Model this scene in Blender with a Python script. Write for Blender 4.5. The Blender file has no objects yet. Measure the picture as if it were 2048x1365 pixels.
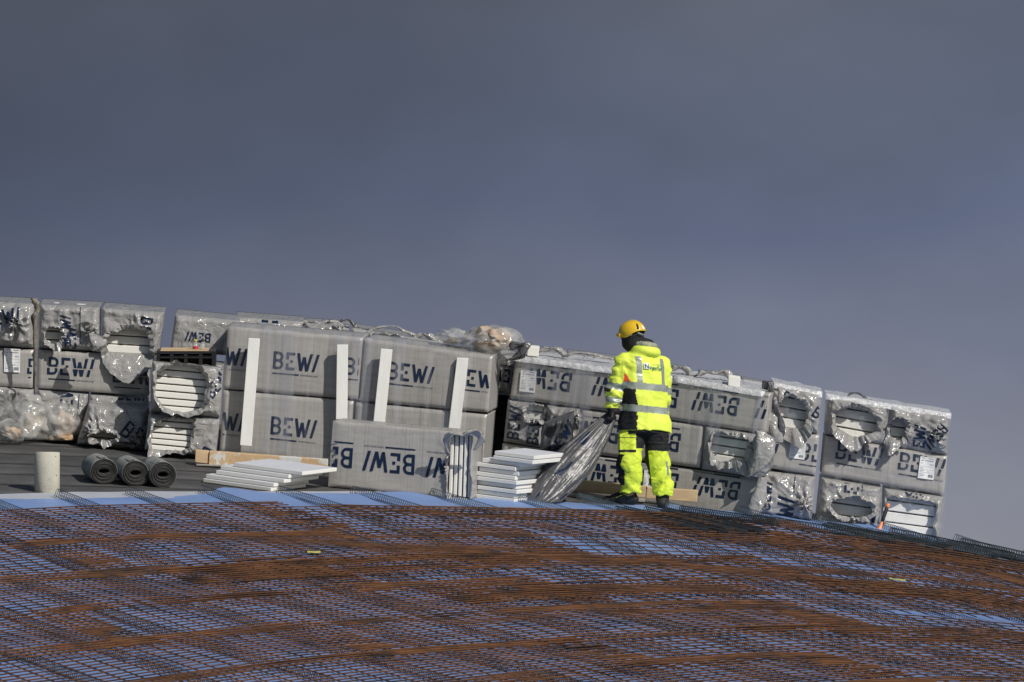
import bpy, math, random
import numpy as np
from mathutils import Vector, Matrix

# ------------------------------------------------------------------ camera, sky, sun, exposure
SC = bpy.context.scene
F = 20500.0; HY = 1430.0; CX = 1024.0; ZC = 2.0      # focal length in photo pixels, horizon row, centre column, eye height
cam = bpy.data.cameras.new('camera'); camo = bpy.data.objects.new('camera', cam)
SC.collection.objects.link(camo); SC.camera = camo
cam.sensor_width = 36.0; cam.lens = F / 2048 * 36.0
cam.shift_y = (HY - 682.5) / 2048
cam.clip_start = 1.0; cam.clip_end = 5000
camo.location = (0, 0, ZC); camo.rotation_euler = (math.radians(90), 0, 0)

AZ = math.radians(41); EL = math.radians(37)           # sun: behind the camera, to its right
world = bpy.data.worlds.new("World"); SC.world = world; world.use_nodes = True
nt = world.node_tree; nt.nodes.clear()
def wn(t, **k):
    n = nt.nodes.new(t)
    for a, b in k.items(): setattr(n, a, b)
    return n
wout = wn('ShaderNodeOutputWorld'); bg = wn('ShaderNodeBackground'); bg.inputs[1].default_value = 1.0
sky = wn('ShaderNodeTexSky', sky_type='NISHITA', sun_disc=False)
sky.sun_elevation = EL; sky.sun_rotation = math.pi - AZ
skm = wn('ShaderNodeVectorMath', operation='SCALE'); skm.inputs['Scale'].default_value = 0.05
nt.links.new(sky.outputs[0], skm.inputs[0])
tc = wn('ShaderNodeTexCoord'); sep = wn('ShaderNodeSeparateXYZ'); nt.links.new(tc.outputs['Generated'], sep.inputs[0])
nz = wn('ShaderNodeTexNoise'); nz.inputs['Scale'].default_value = 9; nz.inputs['Detail'].default_value = 3
mpv = wn('ShaderNodeMapping'); mpv.inputs['Scale'].default_value = (2.6, 1, 3.4)
nt.links.new(tc.outputs['Generated'], mpv.inputs[0]); nt.links.new(mpv.outputs[0], nz.inputs[0])
wob = wn('ShaderNodeMath', operation='MULTIPLY_ADD'); wob.inputs[1].default_value = 0.028
nt.links.new(nz.outputs[0], wob.inputs[0]); nt.links.new(sep.outputs[2], wob.inputs[2])
cr = wn('ShaderNodeMapRange'); cr.inputs['From Min'].default_value = 0.014; cr.inputs['From Max'].default_value = 0.114
nt.links.new(wob.outputs[0], cr.inputs[0])
ramp = wn('ShaderNodeValToRGB'); nt.links.new(cr.outputs[0], ramp.inputs[0])
def lin(c): return tuple(((v/255+.055)/1.055)**2.4 if v > 10 else v/255/12.92 for v in c) + (1,)
els = [(0.0, (126, 127, 134)), (.22, (122, 125, 137)), (.40, (108, 114, 133)), (.52, (91, 100, 123)), (.60, (86, 94, 113)),
       (.70, (86, 92, 106)), (.84, (89, 94, 105)), (1.0, (87, 92, 102))]
cre = ramp.color_ramp.elements
cre[0].position = els[0][0]; cre[0].color = lin(els[0][1]); cre[1].position = 1.0; cre[1].color = lin(els[-1][1])
for p_, c_ in els[1:-1]:
    e_ = cre.new(p_); e_.color = lin(c_)
# broad soft light and dark areas in the cloud bank
nz2 = wn('ShaderNodeTexNoise'); nz2.inputs['Scale'].default_value = 7.0; nz2.inputs['Detail'].default_value = 4
mp2 = wn('ShaderNodeMapping'); mp2.inputs['Scale'].default_value = (3.2, 1, 5.0); mp2.inputs['Location'].default_value = (.37, 0, .9)
nt.links.new(tc.outputs['Generated'], mp2.inputs[0]); nt.links.new(mp2.outputs[0], nz2.inputs[0])
gain = wn('ShaderNodeMapRange'); gain.inputs['From Min'].default_value = .3; gain.inputs['From Max'].default_value = .7
gain.inputs['To Min'].default_value = .90; gain.inputs['To Max'].default_value = 1.18
nt.links.new(nz2.outputs[0], gain.inputs[0])
gx_ = wn('ShaderNodeMapRange', interpolation_type='SMOOTHSTEP'); gx_.inputs['From Min'].default_value = -.075; gx_.inputs['From Max'].default_value = .05
gx_.inputs['To Min'].default_value = .70; gx_.inputs['To Max'].default_value = 1.14
gm_ = wn('ShaderNodeMath', operation='MULTIPLY')
cl = wn('ShaderNodeVectorMath', operation='SCALE'); nt.links.new(ramp.outputs[0], cl.inputs[0]); nt.links.new(sep.outputs[0], gx_.inputs[0]); nt.links.new(gx_.outputs[0], gm_.inputs[0]); nt.links.new(gain.outputs[0], gm_.inputs[1]); nt.links.new(gm_.outputs[0], cl.inputs['Scale'])
mz = wn('ShaderNodeMapRange', interpolation_type='SMOOTHSTEP'); mz.inputs['From Min'].default_value = .12; mz.inputs['From Max'].default_value = .5
nt.links.new(sep.outputs[2], mz.inputs[0])
my = wn('ShaderNodeMapRange', interpolation_type='SMOOTHSTEP'); my.inputs['From Min'].default_value = .5; my.inputs['From Max'].default_value = -.3
nt.links.new(sep.outputs[1], my.inputs[0])
mx = wn('ShaderNodeMath', operation='MAXIMUM'); nt.links.new(mz.outputs[0], mx.inputs[0]); nt.links.new(my.outputs[0], mx.inputs[1])
mixc = wn('ShaderNodeMix', data_type='RGBA'); nt.links.new(mx.outputs[0], mixc.inputs[0])
nt.links.new(cl.outputs[0], mixc.inputs[6]); nt.links.new(skm.outputs[0], mixc.inputs[7])
nt.links.new(mixc.outputs[2], bg.inputs[0]); nt.links.new(bg.outputs[0], wout.inputs[0])

sl = bpy.data.lights.new('sun', 'SUN'); sl.energy = 3.5; sl.angle = math.radians(.53); sl.color = (1, .95, .87)
so = bpy.data.objects.new('sun', sl); SC.collection.objects.link(so)
sd = Vector((-math.sin(AZ)*math.cos(EL), math.cos(AZ)*math.cos(EL), -math.sin(EL)))
so.rotation_euler = sd.to_track_quat('-Z', 'Y').to_euler(); so.location = (30, 40, 60)
SC.view_settings.view_transform = 'Standard'; SC.view_settings.look = 'None'
SC.view_settings.exposure = 0.0; SC.view_settings.gamma = 1.0

# ------------------------------------------------------------------ helpers
C = SC.collection
rng = random.Random(7)
def hsh(i, j, k, s=0):
    n = (i*374761393 + j*668265263 + k*1274126177 + s*974634777) & 0xffffffff
    n = ((n ^ (n >> 13)) * 1274126177) & 0xffffffff
    n = (n ^ (n >> 16)) & 0xffff
    return n / 65535.0
def vn(x, y, z=0.0, s=0):
    x = np.asarray(x, float); y = np.asarray(y, float); z = np.asarray(z, float) + x*0
    y = y + x*0
    i = np.floor(x).astype(np.int64); j = np.floor(y).astype(np.int64); k = np.floor(z).astype(np.int64)
    fx = x-i; fy = y-j; fz = z-k
    fx = fx*fx*(3-2*fx); fy = fy*fy*(3-2*fy); fz = fz*fz*(3-2*fz)
    r = 0
    for a in (0, 1):
        for b in (0, 1):
            for c in (0, 1):
                w = (fx if a else 1-fx)*(fy if b else 1-fy)*(fz if c else 1-fz)
                r = r + w*hsh(i+a, j+b, k+c, s)
    return r*2-1
def fbm(x, y, z=0.0, s=0, o=3):
    r = 0; a = 1.0; t = 0
    for q in range(o):
        f = 2**q
        r = r + a*vn(np.asarray(x)*f, np.asarray(y)*f, np.asarray(z)*f, s+q*17); t += a; a *= .5
    return r/t
def crease(x, y, s=0, o=3):
    """crumpled film: sharp ridges between flat facets, -1..1"""
    r = 0; a = 1.0; t = 0
    wx = x + .35*vn(x*1.3, y*1.3, 5.1, s+3); wy = y + .35*vn(x*1.3, y*1.3, 9.7, s+4)
    for q in range(o):
        ang = .7+q*1.1+s*.37; c, sn = math.cos(ang), math.sin(ang)
        f = 1.9**q
        r = r + a*(1-2*np.abs(vn((wx*c-wy*sn)*f*.7, (wx*sn+wy*c)*f*1.5, 0, s+q*31)))
        t += a; a *= .55
    return r/t

def mesh(name, V, Fc, mats, parent=None, fm=None, uv=None, smooth=True, nolink=False):
    me = bpy.data.meshes.new(name)
    V = np.asarray(V, float)
    me.from_pydata(V.tolist(), [], [tuple(int(i) for i in f) for f in Fc])
    for m in (mats if isinstance(mats, (list, tuple)) else [mats]): me.materials.append(m)
    if fm is not None: me.polygons.foreach_set('material_index', np.asarray(fm, np.int32))
    me.polygons.foreach_set('use_smooth', [smooth]*len(me.polygons) if isinstance(smooth, bool) else smooth)
    if uv is not None:
        l = me.uv_layers.new(name='UVMap')
        vi = np.zeros(len(me.loops), np.int32); me.loops.foreach_get('vertex_index', vi)
        l.data.foreach_set('uv', np.asarray(uv, float)[vi].ravel())
    me.update()
    o = bpy.data.objects.new(name, me)
    if not nolink: C.objects.link(o)
    if parent is not None: o.parent = parent
    return o
def tag(o, label=None, cat=None, group=None, kind=None):
    if label: o['label'] = label
    if cat: o['category'] = cat
    if group: o['group'] = group
    if kind: o['kind'] = kind
    return o
def empty(name, loc, label, cat, group=None):
    o = bpy.data.objects.new(name, None); C.objects.link(o); o.location = loc; o.empty_display_size = .1
    return tag(o, label, cat, group)
def under(o, root):                      # world-space mesh -> child of an unrotated empty
    o.parent = root
    o.matrix_parent_inverse = Matrix.Translation(-Vector(root.location))
    return o
class MB:
    def __init__(s): s.v = []; s.f = []; s.m = []
    def add(s, V, Fc, m=0):
        b = len(s.v); s.v += [tuple(p) for p in V]; s.f += [tuple(i+b for i in f) for f in Fc]; s.m += [m]*len(Fc)
    def hexa(s, p, m=0, bev=0.0):       # p: 8 corners, bottom ring 0-3, top ring 4-7
        s.add(p, [(3,2,1,0), (4,5,6,7), (0,1,5,4), (1,2,6,5), (2,3,7,6), (3,0,4,7)], m)
    def tube(s, pts, r, n=6, m=0, cap=True, radii=None):
        pts = [Vector(p) for p in pts]; V = []; ref = Vector((.13, .31, .94))
        for i, p in enumerate(pts):
            t = (pts[min(i+1, len(pts)-1)]-pts[max(i-1, 0)]).normalized()
            a = t.cross(ref); a = a.normalized() if a.length > 1e-3 else t.cross(Vector((1, 0, 0))).normalized()
            b = t.cross(a); rr = radii[i] if radii else r
            for k in range(n):
                w = 2*math.pi*(k+.5)/n
                V.append(p+a*rr*math.cos(w)+b*rr*math.sin(w))
        Fc = [(i*n+k, i*n+(k+1) % n, (i+1)*n+(k+1) % n, (i+1)*n+k) for i in range(len(pts)-1) for k in range(n)]
        if cap: Fc += [tuple(range(n-1, -1, -1)), tuple((len(pts)-1)*n+k for k in range(n))]
        s.add(V, Fc, m)
    def build(s, name, mats, parent=None, smooth=False):
        return mesh(name, s.v, s.f, mats, parent, s.m, None, smooth)
def bevel(o, w=.006, seg=2):
    m = o.modifiers.new('bevel', 'BEVEL'); m.width = w; m.segments = seg; m.limit_method = 'ANGLE'; return o

# ------------------------------------------------------------------ materials
def material(name, col, rough=.6, var=.0, vscale=6.0, bump=.0, bscale=40.0, metal=0.0, spec=.5, stretch=(1, 1, 1), coord='Object',
             coat=0.0, col2=None, c2scale=3.0, c2lo=.5, c2hi=.6, bdist=.01, voro=False, rvar=0.0):
    m = bpy.data.materials.new(name); m.use_nodes = True; n = m.node_tree.nodes; L = m.node_tree.links
    b = n['Principled BSDF']; b.inputs['Roughness'].default_value = rough; b.inputs['Metallic'].default_value = metal
    b.inputs['Specular IOR Level'].default_value = spec; b.inputs['Coat Weight'].default_value = coat; b.inputs['Coat Roughness'].default_value = .12
    b.inputs['Base Color'].default_value = (*col, 1)
    t = n.new('ShaderNodeTexCoord'); mp = n.new('ShaderNodeMapping'); mp.inputs['Scale'].default_value = stretch
    L.new(t.outputs[coord], mp.inputs[0]); last = None
    if var or col2:
        base = n.new('ShaderNodeRGB'); base.outputs[0].default_value = (*col, 1); last = base.outputs[0]
    if col2:
        z = n.new('ShaderNodeTexNoise'); z.inputs['Scale'].default_value = c2scale; z.inputs['Detail'].default_value = 6; z.inputs['Roughness'].default_value = .65
        L.new(mp.outputs[0], z.inputs[0]); r = n.new('ShaderNodeMapRange'); r.inputs['From Min'].default_value = c2lo; r.inputs['From Max'].default_value = c2hi
        L.new(z.outputs[0], r.inputs[0]); mm = n.new('ShaderNodeMix'); mm.data_type = 'RGBA'; L.new(r.outputs[0], mm.inputs[0])
        L.new(last, mm.inputs[6]); mm.inputs[7].default_value = (*col2, 1); last = mm.outputs[2]
    if var:
        z = n.new('ShaderNodeTexNoise'); z.inputs['Scale'].default_value = vscale; z.inputs['Detail'].default_value = 5
        L.new(mp.outputs[0], z.inputs[0]); r = n.new('ShaderNodeMapRange'); r.inputs['From Min'].default_value = .25; r.inputs['From Max'].default_value = .75
        r.inputs['To Min'].default_value = 1-var; r.inputs['To Max'].default_value = 1+var; L.new(z.outputs[0], r.inputs[0])
        s = n.new('ShaderNodeVectorMath'); s.operation = 'SCALE'; L.new(last, s.inputs[0]); L.new(r.outputs[0], s.inputs['Scale']); last = s.outputs[0]
    if last is not None: L.new(last, b.inputs['Base Color'])
    if bump:
        if voro:
            z = n.new('ShaderNodeTexVoronoi'); z.feature = 'SMOOTH_F1'; z.inputs['Scale'].default_value = bscale; z.inputs['Smoothness'].default_value = .25
            zz = n.new('ShaderNodeTexNoise'); zz.inputs['Scale'].default_value = bscale*.5; L.new(mp.outputs[0], zz.inputs[0])
            ad = n.new('ShaderNodeMix'); ad.data_type = 'RGBA'; ad.inputs[0].default_value = .12; L.new(mp.outputs[0], ad.inputs[6]); L.new(zz.outputs['Color'], ad.inputs[7])
            L.new(ad.outputs[2], z.inputs[0])
        else:
            z = n.new('ShaderNodeTexNoise'); z.inputs['Scale'].default_value = bscale; z.inputs['Detail'].default_value = 4; L.new(mp.outputs[0], z.inputs[0])
        bp = n.new('ShaderNodeBump'); bp.inputs['Strength'].default_value = bump; bp.inputs['Distance'].default_value = bdist
        L.new(z.outputs[0], bp.inputs['Height']); L.new(bp.outputs[0], b.inputs['Normal'])
    m['b'] = 1
    return m
M = {}
def pleat_film(name, col, rough=.35, pleat=.6, crumple=.2):
    """printed polythene: fine vertical pleats (UV in metres) and small crumples"""
    m = bpy.data.materials.new(name); m.use_nodes = True; n = m.node_tree.nodes; L = m.node_tree.links
    b = n['Principled BSDF']; b.inputs['Roughness'].default_value = rough; b.inputs['Specular IOR Level'].default_value = .55
    t = n.new('ShaderNodeTexCoord'); mp = n.new('ShaderNodeMapping'); mp.inputs['Scale'].default_value = (1, .02, 1); L.new(t.outputs['UV'], mp.inputs[0])
    z = n.new('ShaderNodeTexNoise'); z.inputs['Scale'].default_value = 60; z.inputs['Detail'].default_value = 3; L.new(mp.outputs[0], z.inputs[0])
    mp2 = n.new('ShaderNodeMapping'); mp2.inputs['Scale'].default_value = (.25, 1.6, 1); L.new(t.outputs['UV'], mp2.inputs[0])
    z2 = n.new('ShaderNodeTexNoise'); z2.inputs['Scale'].default_value = 14; z2.inputs['Detail'].default_value = 3; L.new(mp2.outputs[0], z2.inputs[0])
    z3 = n.new('ShaderNodeTexNoise'); z3.inputs['Scale'].default_value = 3; L.new(t.outputs['UV'], z3.inputs[0])
    # dark pleat lines
    r = n.new('ShaderNodeMapRange'); r.inputs['From Min'].default_value = .33; r.inputs['From Max'].default_value = .47
    r.inputs['To Min'].default_value = 1-.45*pleat; r.inputs['To Max'].default_value = 1.0; L.new(z.outputs[0], r.inputs[0])
    r2 = n.new('ShaderNodeMapRange'); r2.inputs['From Min'].default_value = .3; r2.inputs['From Max'].default_value = .7
    r2.inputs['To Min'].default_value = .9; r2.inputs['To Max'].default_value = 1.08; L.new(z2.outputs[0], r2.inputs[0])
    mu = n.new('ShaderNodeMath'); mu.operation = 'MULTIPLY'; L.new(r.outputs[0], mu.inputs[0]); L.new(r2.outputs[0], mu.inputs[1])
    s = n.new('ShaderNodeVectorMath'); s.operation = 'SCALE'; s.inputs[0].default_value = col; L.new(mu.outputs[0], s.inputs['Scale'])
    L.new(s.outputs[0], b.inputs['Base Color'])
    bp = n.new('ShaderNodeBump'); bp.inputs['Strength'].default_value = pleat*.5; bp.inputs['Distance'].default_value = .004; L.new(z.outputs[0], bp.inputs['Height'])
    z4 = n.new('ShaderNodeTexNoise'); z4.inputs['Scale'].default_value = 8; z4.inputs['Detail'].default_value = 2; z4.inputs['Distortion'].default_value = 1.6
    L.new(t.outputs['Object'], z4.inputs[0])
    bp2 = n.new('ShaderNodeBump'); bp2.inputs['Strength'].default_value = crumple; bp2.inputs['Distance'].default_value = .05
    L.new(z4.outputs[0], bp2.inputs['Height']); L.new(bp.outputs[0], bp2.inputs['Normal']); L.new(bp2.outputs[0], b.inputs['Normal'])
    return m
GREY = (.375, .362, .345)
M['film'] = pleat_film('printed grey film', GREY, .36, .42, .05)
M['filmc'] = pleat_film('crumpled grey film', (.33, .325, .32), .16, .12, .5)
M['filmtop'] = M['film']
M['ink'] = material('blue ink', (.004, .015, .048), .35, .12, 30, .2, 20)
M['inkpale'] = material('small print ink', (.06, .075, .11), .4)
M['eps'] = material('white polystyrene', (.80, .79, .74), .85, .03, 8, .15, 120)
M['epsgrey'] = material('grey polystyrene face', (.60, .62, .67), .8, .06, 5, .15, 120)  # greyer tone for the upward faces of the loose boards
M['white_timber'] = material('white painted timber', (.82, .82, .80), .6, .05, 5, .3, 20, stretch=(1, 1, .35), col2=(.62, .59, .50), c2scale=9, c2lo=.69, c2hi=.74)
M['timber'] = material('raw spruce timber', (.58, .42, .25), .75, .16, 9, .3, 30, stretch=(.3, 1, 1.6), col2=(.38, .21, .09), c2scale=5, c2lo=.62, c2hi=.72)
M['timber_old'] = material('timber with flaking white paint', (.56, .39, .22), .75, .14, 9, .3, 30, stretch=(1, 1, .6), col2=(.62, .64, .63), c2scale=7, c2lo=.50, c2hi=.54)
M['timber_grey'] = material('weathered grey timber', (.30, .28, .25), .8, .2, 8, .3, 30, stretch=(.3, 1, 1.5))
M['paper'] = material('label paper', (.84, .85, .85), .5)
M['black'] = material('black plastic', (.012, .012, .014), .4, .2, 8, .2, 30)
M['flat_black'] = material('plain black', (.006, .006, .008), .55)  # on the block in the gap this black stands for shade
M['rust'] = material('rusty steel bar', (.118, .047, .015), .85, .6, 5.0, .3, 60, col2=(.035, .019, .012), c2scale=2.0, c2lo=.48, c2hi=.66)
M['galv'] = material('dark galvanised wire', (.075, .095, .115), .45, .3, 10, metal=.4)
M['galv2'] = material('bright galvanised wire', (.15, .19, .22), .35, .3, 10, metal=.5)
M['tarp'] = material('blue plastic sheet', (.19, .30, .57), .45, .14, 1.2, .35, 3.0, bdist=.03)
M['fleece'] = material('pale underlay fleece', (.42, .44, .50), .85, .1, 3, .3, 40)
M['fold_white'] = material('white sheet edge', (.75, .78, .82), .6, .05, 5)
M['concrete'] = material('cast concrete', (.50, .48, .40), .85, .12, 12, .4, 60, col2=(.10, .10, .08), c2scale=24, c2lo=.70, c2hi=.73)
M['felt_out'] = material('slate grey roofing felt', (.25, .26, .25), .9, .22, 14, .5, 90)
M['felt_end'] = material('dark felt end', (.035, .035, .035), .85, .4, 30, .5, 80)
def clear_film(name, col, alpha, rough=.15, stretch=(1, 1, 1), scale=12, lo=.35, hi=.7, amin=.1, bump=.6, coord='UV', bdist=.01):
    m = bpy.data.materials.new(name); m.use_nodes = True; n = m.node_tree.nodes; L = m.node_tree.links
    b = n['Principled BSDF']; b.inputs['Base Color'].default_value = (*col, 1); b.inputs['Roughness'].default_value = rough
    b.inputs['Specular IOR Level'].default_value = .8
    t = n.new('ShaderNodeTexCoord'); mp = n.new('ShaderNodeMapping'); mp.inputs['Scale'].default_value = stretch; L.new(t.outputs[coord], mp.inputs[0])
    z = n.new('ShaderNodeTexNoise'); z.inputs['Scale'].default_value = scale; z.inputs['Detail'].default_value = 4; L.new(mp.outputs[0], z.inputs[0])
    r = n.new('ShaderNodeMapRange'); r.inputs['From Min'].default_value = lo; r.inputs['From Max'].default_value = hi
    r.inputs['To Min'].default_value = amin; r.inputs['To Max'].default_value = alpha; L.new(z.outputs[0], r.inputs[0])
    z2 = n.new('ShaderNodeTexNoise'); z2.inputs['Scale'].default_value = scale*2.2; z2.inputs['Detail'].default_value = 3; z2.inputs['Distortion'].default_value = .8; L.new(mp.outputs[0], z2.inputs[0])
    bp = n.new('ShaderNodeBump'); bp.inputs['Strength'].default_value = bump; bp.inputs['Distance'].default_value = bdist; L.new(z2.outputs[0], bp.inputs['Height']); L.new(bp.outputs[0], b.inputs['Normal'])
    tr = n.new('ShaderNodeBsdfTransparent'); mi = n.new('ShaderNodeMixShader'); L.new(r.outputs[0], mi.inputs[0]); L.new(tr.outputs[0], mi.inputs[1]); L.new(b.outputs[0], mi.inputs[2])
    L.new(mi.outputs[0], n['Material Output'].inputs[0])
    return m
M['wrap'] = clear_film('stretch wrap', (.46, .49, .58), .25, .2, (1, .04, 1), 7, .48, .60, .02, .5)
M['wrapclear'] = clear_film('tight clear wrap', (.5, .52, .56), .22, .12, (1, .5, 1), 9, .5, .65, .04, .9)
M['wraptop'] = clear_film('bunched sunlit wrap edge', (.76, .77, .80), .85, .16, (1, 1, 1), 22, .3, .6, .45, 1.0)  # whiter: bunched film, with sun glare put into its colour
M['bag'] = clear_film('clear bag film', (.60, .60, .58), .55, .13, (1, 1, 1), 5, .35, .6, .18, .5, 'Object', .04)
M['bagtan'] = material('packing paper inside bag', (.50, .33, .20), .8, .25, 7, .6, 9, bdist=.05, col2=(.45, .44, .42), c2scale=4, c2lo=.5, c2hi=.62)
# ------------------------------------------------------------------ roof surface
TH = math.radians(25); CT, ST = math.cos(TH), math.sin(TH)     # the mesh grid lies 25 degrees off the camera's axis
def H(x, y):
    x = np.asarray(x, float); y = np.asarray(y, float)
    D = y-100
    b = np.where(x > 0, .0048, .0032)
    w = -.08*x-b*x*x-.0022*np.maximum(0, x-1)**3+.098*D-.001*D*D-.008*x*D
    w = w-.03*np.maximum(0, D-(3.0-.35*x))**2
    z = ZC+(HY-1003)/205+w+.021*D
    q = (x*ST-(y-100)*CT)                                    # distance from the sheet's edge towards the camera
    k = np.clip((q-1.2)/3.0, 0, 1)
    z = z + k*(.014*np.sin(2*math.pi*(D+.28*x+.5*vn(x*.25, D*.25, 3.3))/3.3+1.0)+.022*vn((D+.30*x)/1.5+7.3, x*.13, 2.2))
    return z
def Hs(x, y): return float(H(x, y))
def gp(p, q): return p*CT+q*ST, 100+p*ST-q*CT
def P(px, py, Y): return Vector(((px-CX)/F*Y, Y, ZC+(HY-py)/F*Y))
def ray(a, b):
    y = 84.0; best = (9e9, 102.0)
    while y < 108:
        gap = ZC+(HY-b)/F*y-Hs((a-CX)/F*y, y)
        if gap < 0: return y
        if gap < best[0]: best = (gap, y)
        y += .02
    return best[1]
def on(px, py):                                              # point of the roof seen at a photo pixel
    y = ray(px, py); x = (px-CX)/F*y
    return Vector((x, y, Hs(x, y)))

def grid(fx, nu, nv):
    Fc = [(i*(nv+1)+j, (i+1)*(nv+1)+j, (i+1)*(nv+1)+j+1, i*(nv+1)+j+1) for i in range(nu) for j in range(nv)]
    return Fc
# ground far below, roof deck, building under it
g = mesh('ground', [(-3000, -50, 0), (3000, -50, 0), (3000, 4000, 0), (-3000, 4000, 0)], [(0, 1, 2, 3)],
         material('gravelly ground', (.12, .11, .09), .9, .3, .2, .3, 3)); tag(g, kind='structure')
def roof_material():
    m = bpy.data.materials.new('grey roofing membrane'); m.use_nodes = True; n = m.node_tree.nodes; L = m.node_tree.links
    b = n['Principled BSDF']; b.inputs['Roughness'].default_value = .75
    t = n.new('ShaderNodeTexCoord'); mp = n.new('ShaderNodeMapping'); mp.inputs['Rotation'].default_value = (0, 0, math.radians(-8)); L.new(t.outputs['Object'], mp.inputs[0])
    sp = n.new('ShaderNodeSeparateXYZ'); L.new(mp.outputs[0], sp.inputs[0])
    zz = n.new('ShaderNodeTexNoise'); zz.inputs['Scale'].default_value = .8; L.new(t.outputs['Object'], zz.inputs[0])
    a = n.new('ShaderNodeMath'); a.operation = 'MULTIPLY_ADD'; a.inputs[1].default_value = .12; L.new(zz.outputs[0], a.inputs[0]); L.new(sp.outputs[1], a.inputs[2])
    d = n.new('ShaderNodeMath'); d.operation = 'DIVIDE'; d.inputs[1].default_value = .72; L.new(a.outputs[0], d.inputs[0])
    f = n.new('ShaderNodeMath'); f.operation = 'FRACT'; L.new(d.outputs[0], f.inputs[0])
    fl = n.new('ShaderNodeMath'); fl.operation = 'FLOOR'; L.new(d.outputs[0], fl.inputs[0])
    wnz = n.new('ShaderNodeTexWhiteNoise'); wnz.noise_dimensions = '1D'; L.new(fl.outputs[0], wnz.inputs['W'])
    r = n.new('ShaderNodeMapRange'); r.inputs['From Min'].default_value = .0; r.inputs['From Max'].default_value = .24; r.inputs['To Min'].default_value = .08; L.new(f.outputs[0], r.inputs[0])
    r2 = n.new('ShaderNodeMapRange'); r2.inputs['From Min'].default_value = .24; r2.inputs['From Max'].default_value = .6; r2.inputs['To Min'].default_value = 1.35; r2.inputs['To Max'].default_value = 1.0; L.new(f.outputs[0], r2.inputs[0])
    r3 = n.new('ShaderNodeMapRange'); r3.inputs['To Min'].default_value = .8; r3.inputs['To Max'].default_value = 1.2; L.new(wnz.outputs[0], r3.inputs[0])
    z2 = n.new('ShaderNodeTexNoise'); z2.inputs['Scale'].default_value = 2.5; z2.inputs['Detail'].default_value = 8; z2.inputs['Roughness'].default_value = .7; L.new(t.outputs['Object'], z2.inputs[0])
    r4 = n.new('ShaderNodeMapRange'); r4.inputs['From Min'].default_value = .3; r4.inputs['From Max'].default_value = .7; r4.inputs['To Min'].default_value = .6; r4.inputs['To Max'].default_value = 1.4; L.new(z2.outputs[0], r4.inputs[0])
    cur = r.outputs[0]
    for q in (r2, r3, r4):
        mm = n.new('ShaderNodeMath'); mm.operation = 'MULTIPLY'; L.new(cur, mm.inputs[0]); L.new(q.outputs[0], mm.inputs[1]); cur = mm.outputs[0]
    s = n.new('ShaderNodeVectorMath'); s.operation = 'SCALE'; s.inputs[0].default_value = (.070, .069, .069); L.new(cur, s.inputs['Scale']); L.new(s.outputs[0], b.inputs['Base Color'])
    bp = n.new('ShaderNodeBump'); bp.inputs['Strength'].default_value = .5; bp.inputs['Distance'].default_value = .02; L.new(cur, bp.inputs['Height']); L.new(bp.outputs[0], b.inputs['Normal'])
    return m
xs = np.arange(-13, 13.01, .2); ys = np.arange(76, 116.01, .2)
X, Y = np.meshgrid(xs, ys, indexing='ij')
V = np.stack([X, Y, H(X, Y)], -1).reshape(-1, 3)
Fc = grid(None, len(xs)-1, len(ys)-1)
# skirt down to the ground: the building that carries the roof
nv_ = len(ys)
loop = [i*nv_ for i in range(len(xs))]+[(len(xs)-1)*nv_+j for j in range(1, nv_)]+[i*nv_+nv_-1 for i in range(len(xs)-2, -1, -1)]+[j for j in range(nv_-2, 0, -1)]
ro = mesh('roof', V, Fc, roof_material()); tag(ro, kind='structure')
Vw = [V[i]-np.array([0, 0, .02]) for i in loop]+[np.array([V[i][0], V[i][1], 0]) for i in loop]
nl = len(loop)
bw = mesh('building_wall', Vw, [(k, k+nl, (k+1) % nl+nl, (k+1) % nl) for k in range(nl)], material('facade panels', (.3, .3, .3), .7, .1, 2), smooth=False)
tag(bw, kind='structure')

# blue sheet over the deck, with a wavy lifted edge; pale fleece strip showing beneath it
ps = np.arange(-14, 9.61, .1); qs = np.concatenate([np.arange(0, 1.2, .06), np.arange(1.2, 22, .2)])
PP, QQ = np.meshgrid(ps, qs, indexing='ij')
def edge_q(p, s): return .10*vn(p*.9, s)+.05*vn(p*3.1, s+5)
fall = np.exp(-QQ/.5)
q2 = QQ+fall*(edge_q(PP, 1.5)-.02+np.where(np.abs(PP+2.9) < .8, -.34*np.exp(-((PP+2.9)/.22)**2), 0))
gx = PP*CT+q2*ST; gy = 100+PP*ST-q2*CT
lift = .012+.05*fall*np.clip(vn(PP*1.7, 8.2)+.1, 0, 1)+.012*fbm(PP*2.2, QQ*2.2, 1.0, 5)*np.clip(1.6-QQ, .25, 1)+fall*.03*np.exp(-((PP+2.9)/.4)**2)
lift = np.maximum(lift, .004)
V = np.stack([gx, gy, H(gx, gy)+lift], -1).reshape(-1, 3)
t_ = mesh('plastic_sheet', V, grid(None, len(ps)-1, len(qs)-1), M['tarp'])
tag(t_, 'large blue plastic sheet spread over the roof beneath the rusty steel mesh', 'plastic sheet')
def strip(name, q0, q1, p0, p1, mat, lab, cat, z=.006, seed=3, amp=1):
    ps = np.arange(p0, p1, .1); V = []
    for p in ps:
        for k in range(4):
            q = q0+(q1-q0)*k/3
            if k == 0: q += amp*(.06*float(vn(p*.7, seed))+.03*float(vn(p*2.7, seed+2)))
            x, y = gp(p, q); V.append((x, y, Hs(x, y)+z))
    o = mesh(name, V, grid(None, len(ps)-1, 3), mat); tag(o, lab, cat); return o
strip('underlay_fleece', -.42, .6, -9, .6, M['fleece'], 'pale grey fleece strip showing along the edge of the blue sheet', 'fleece')

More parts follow.
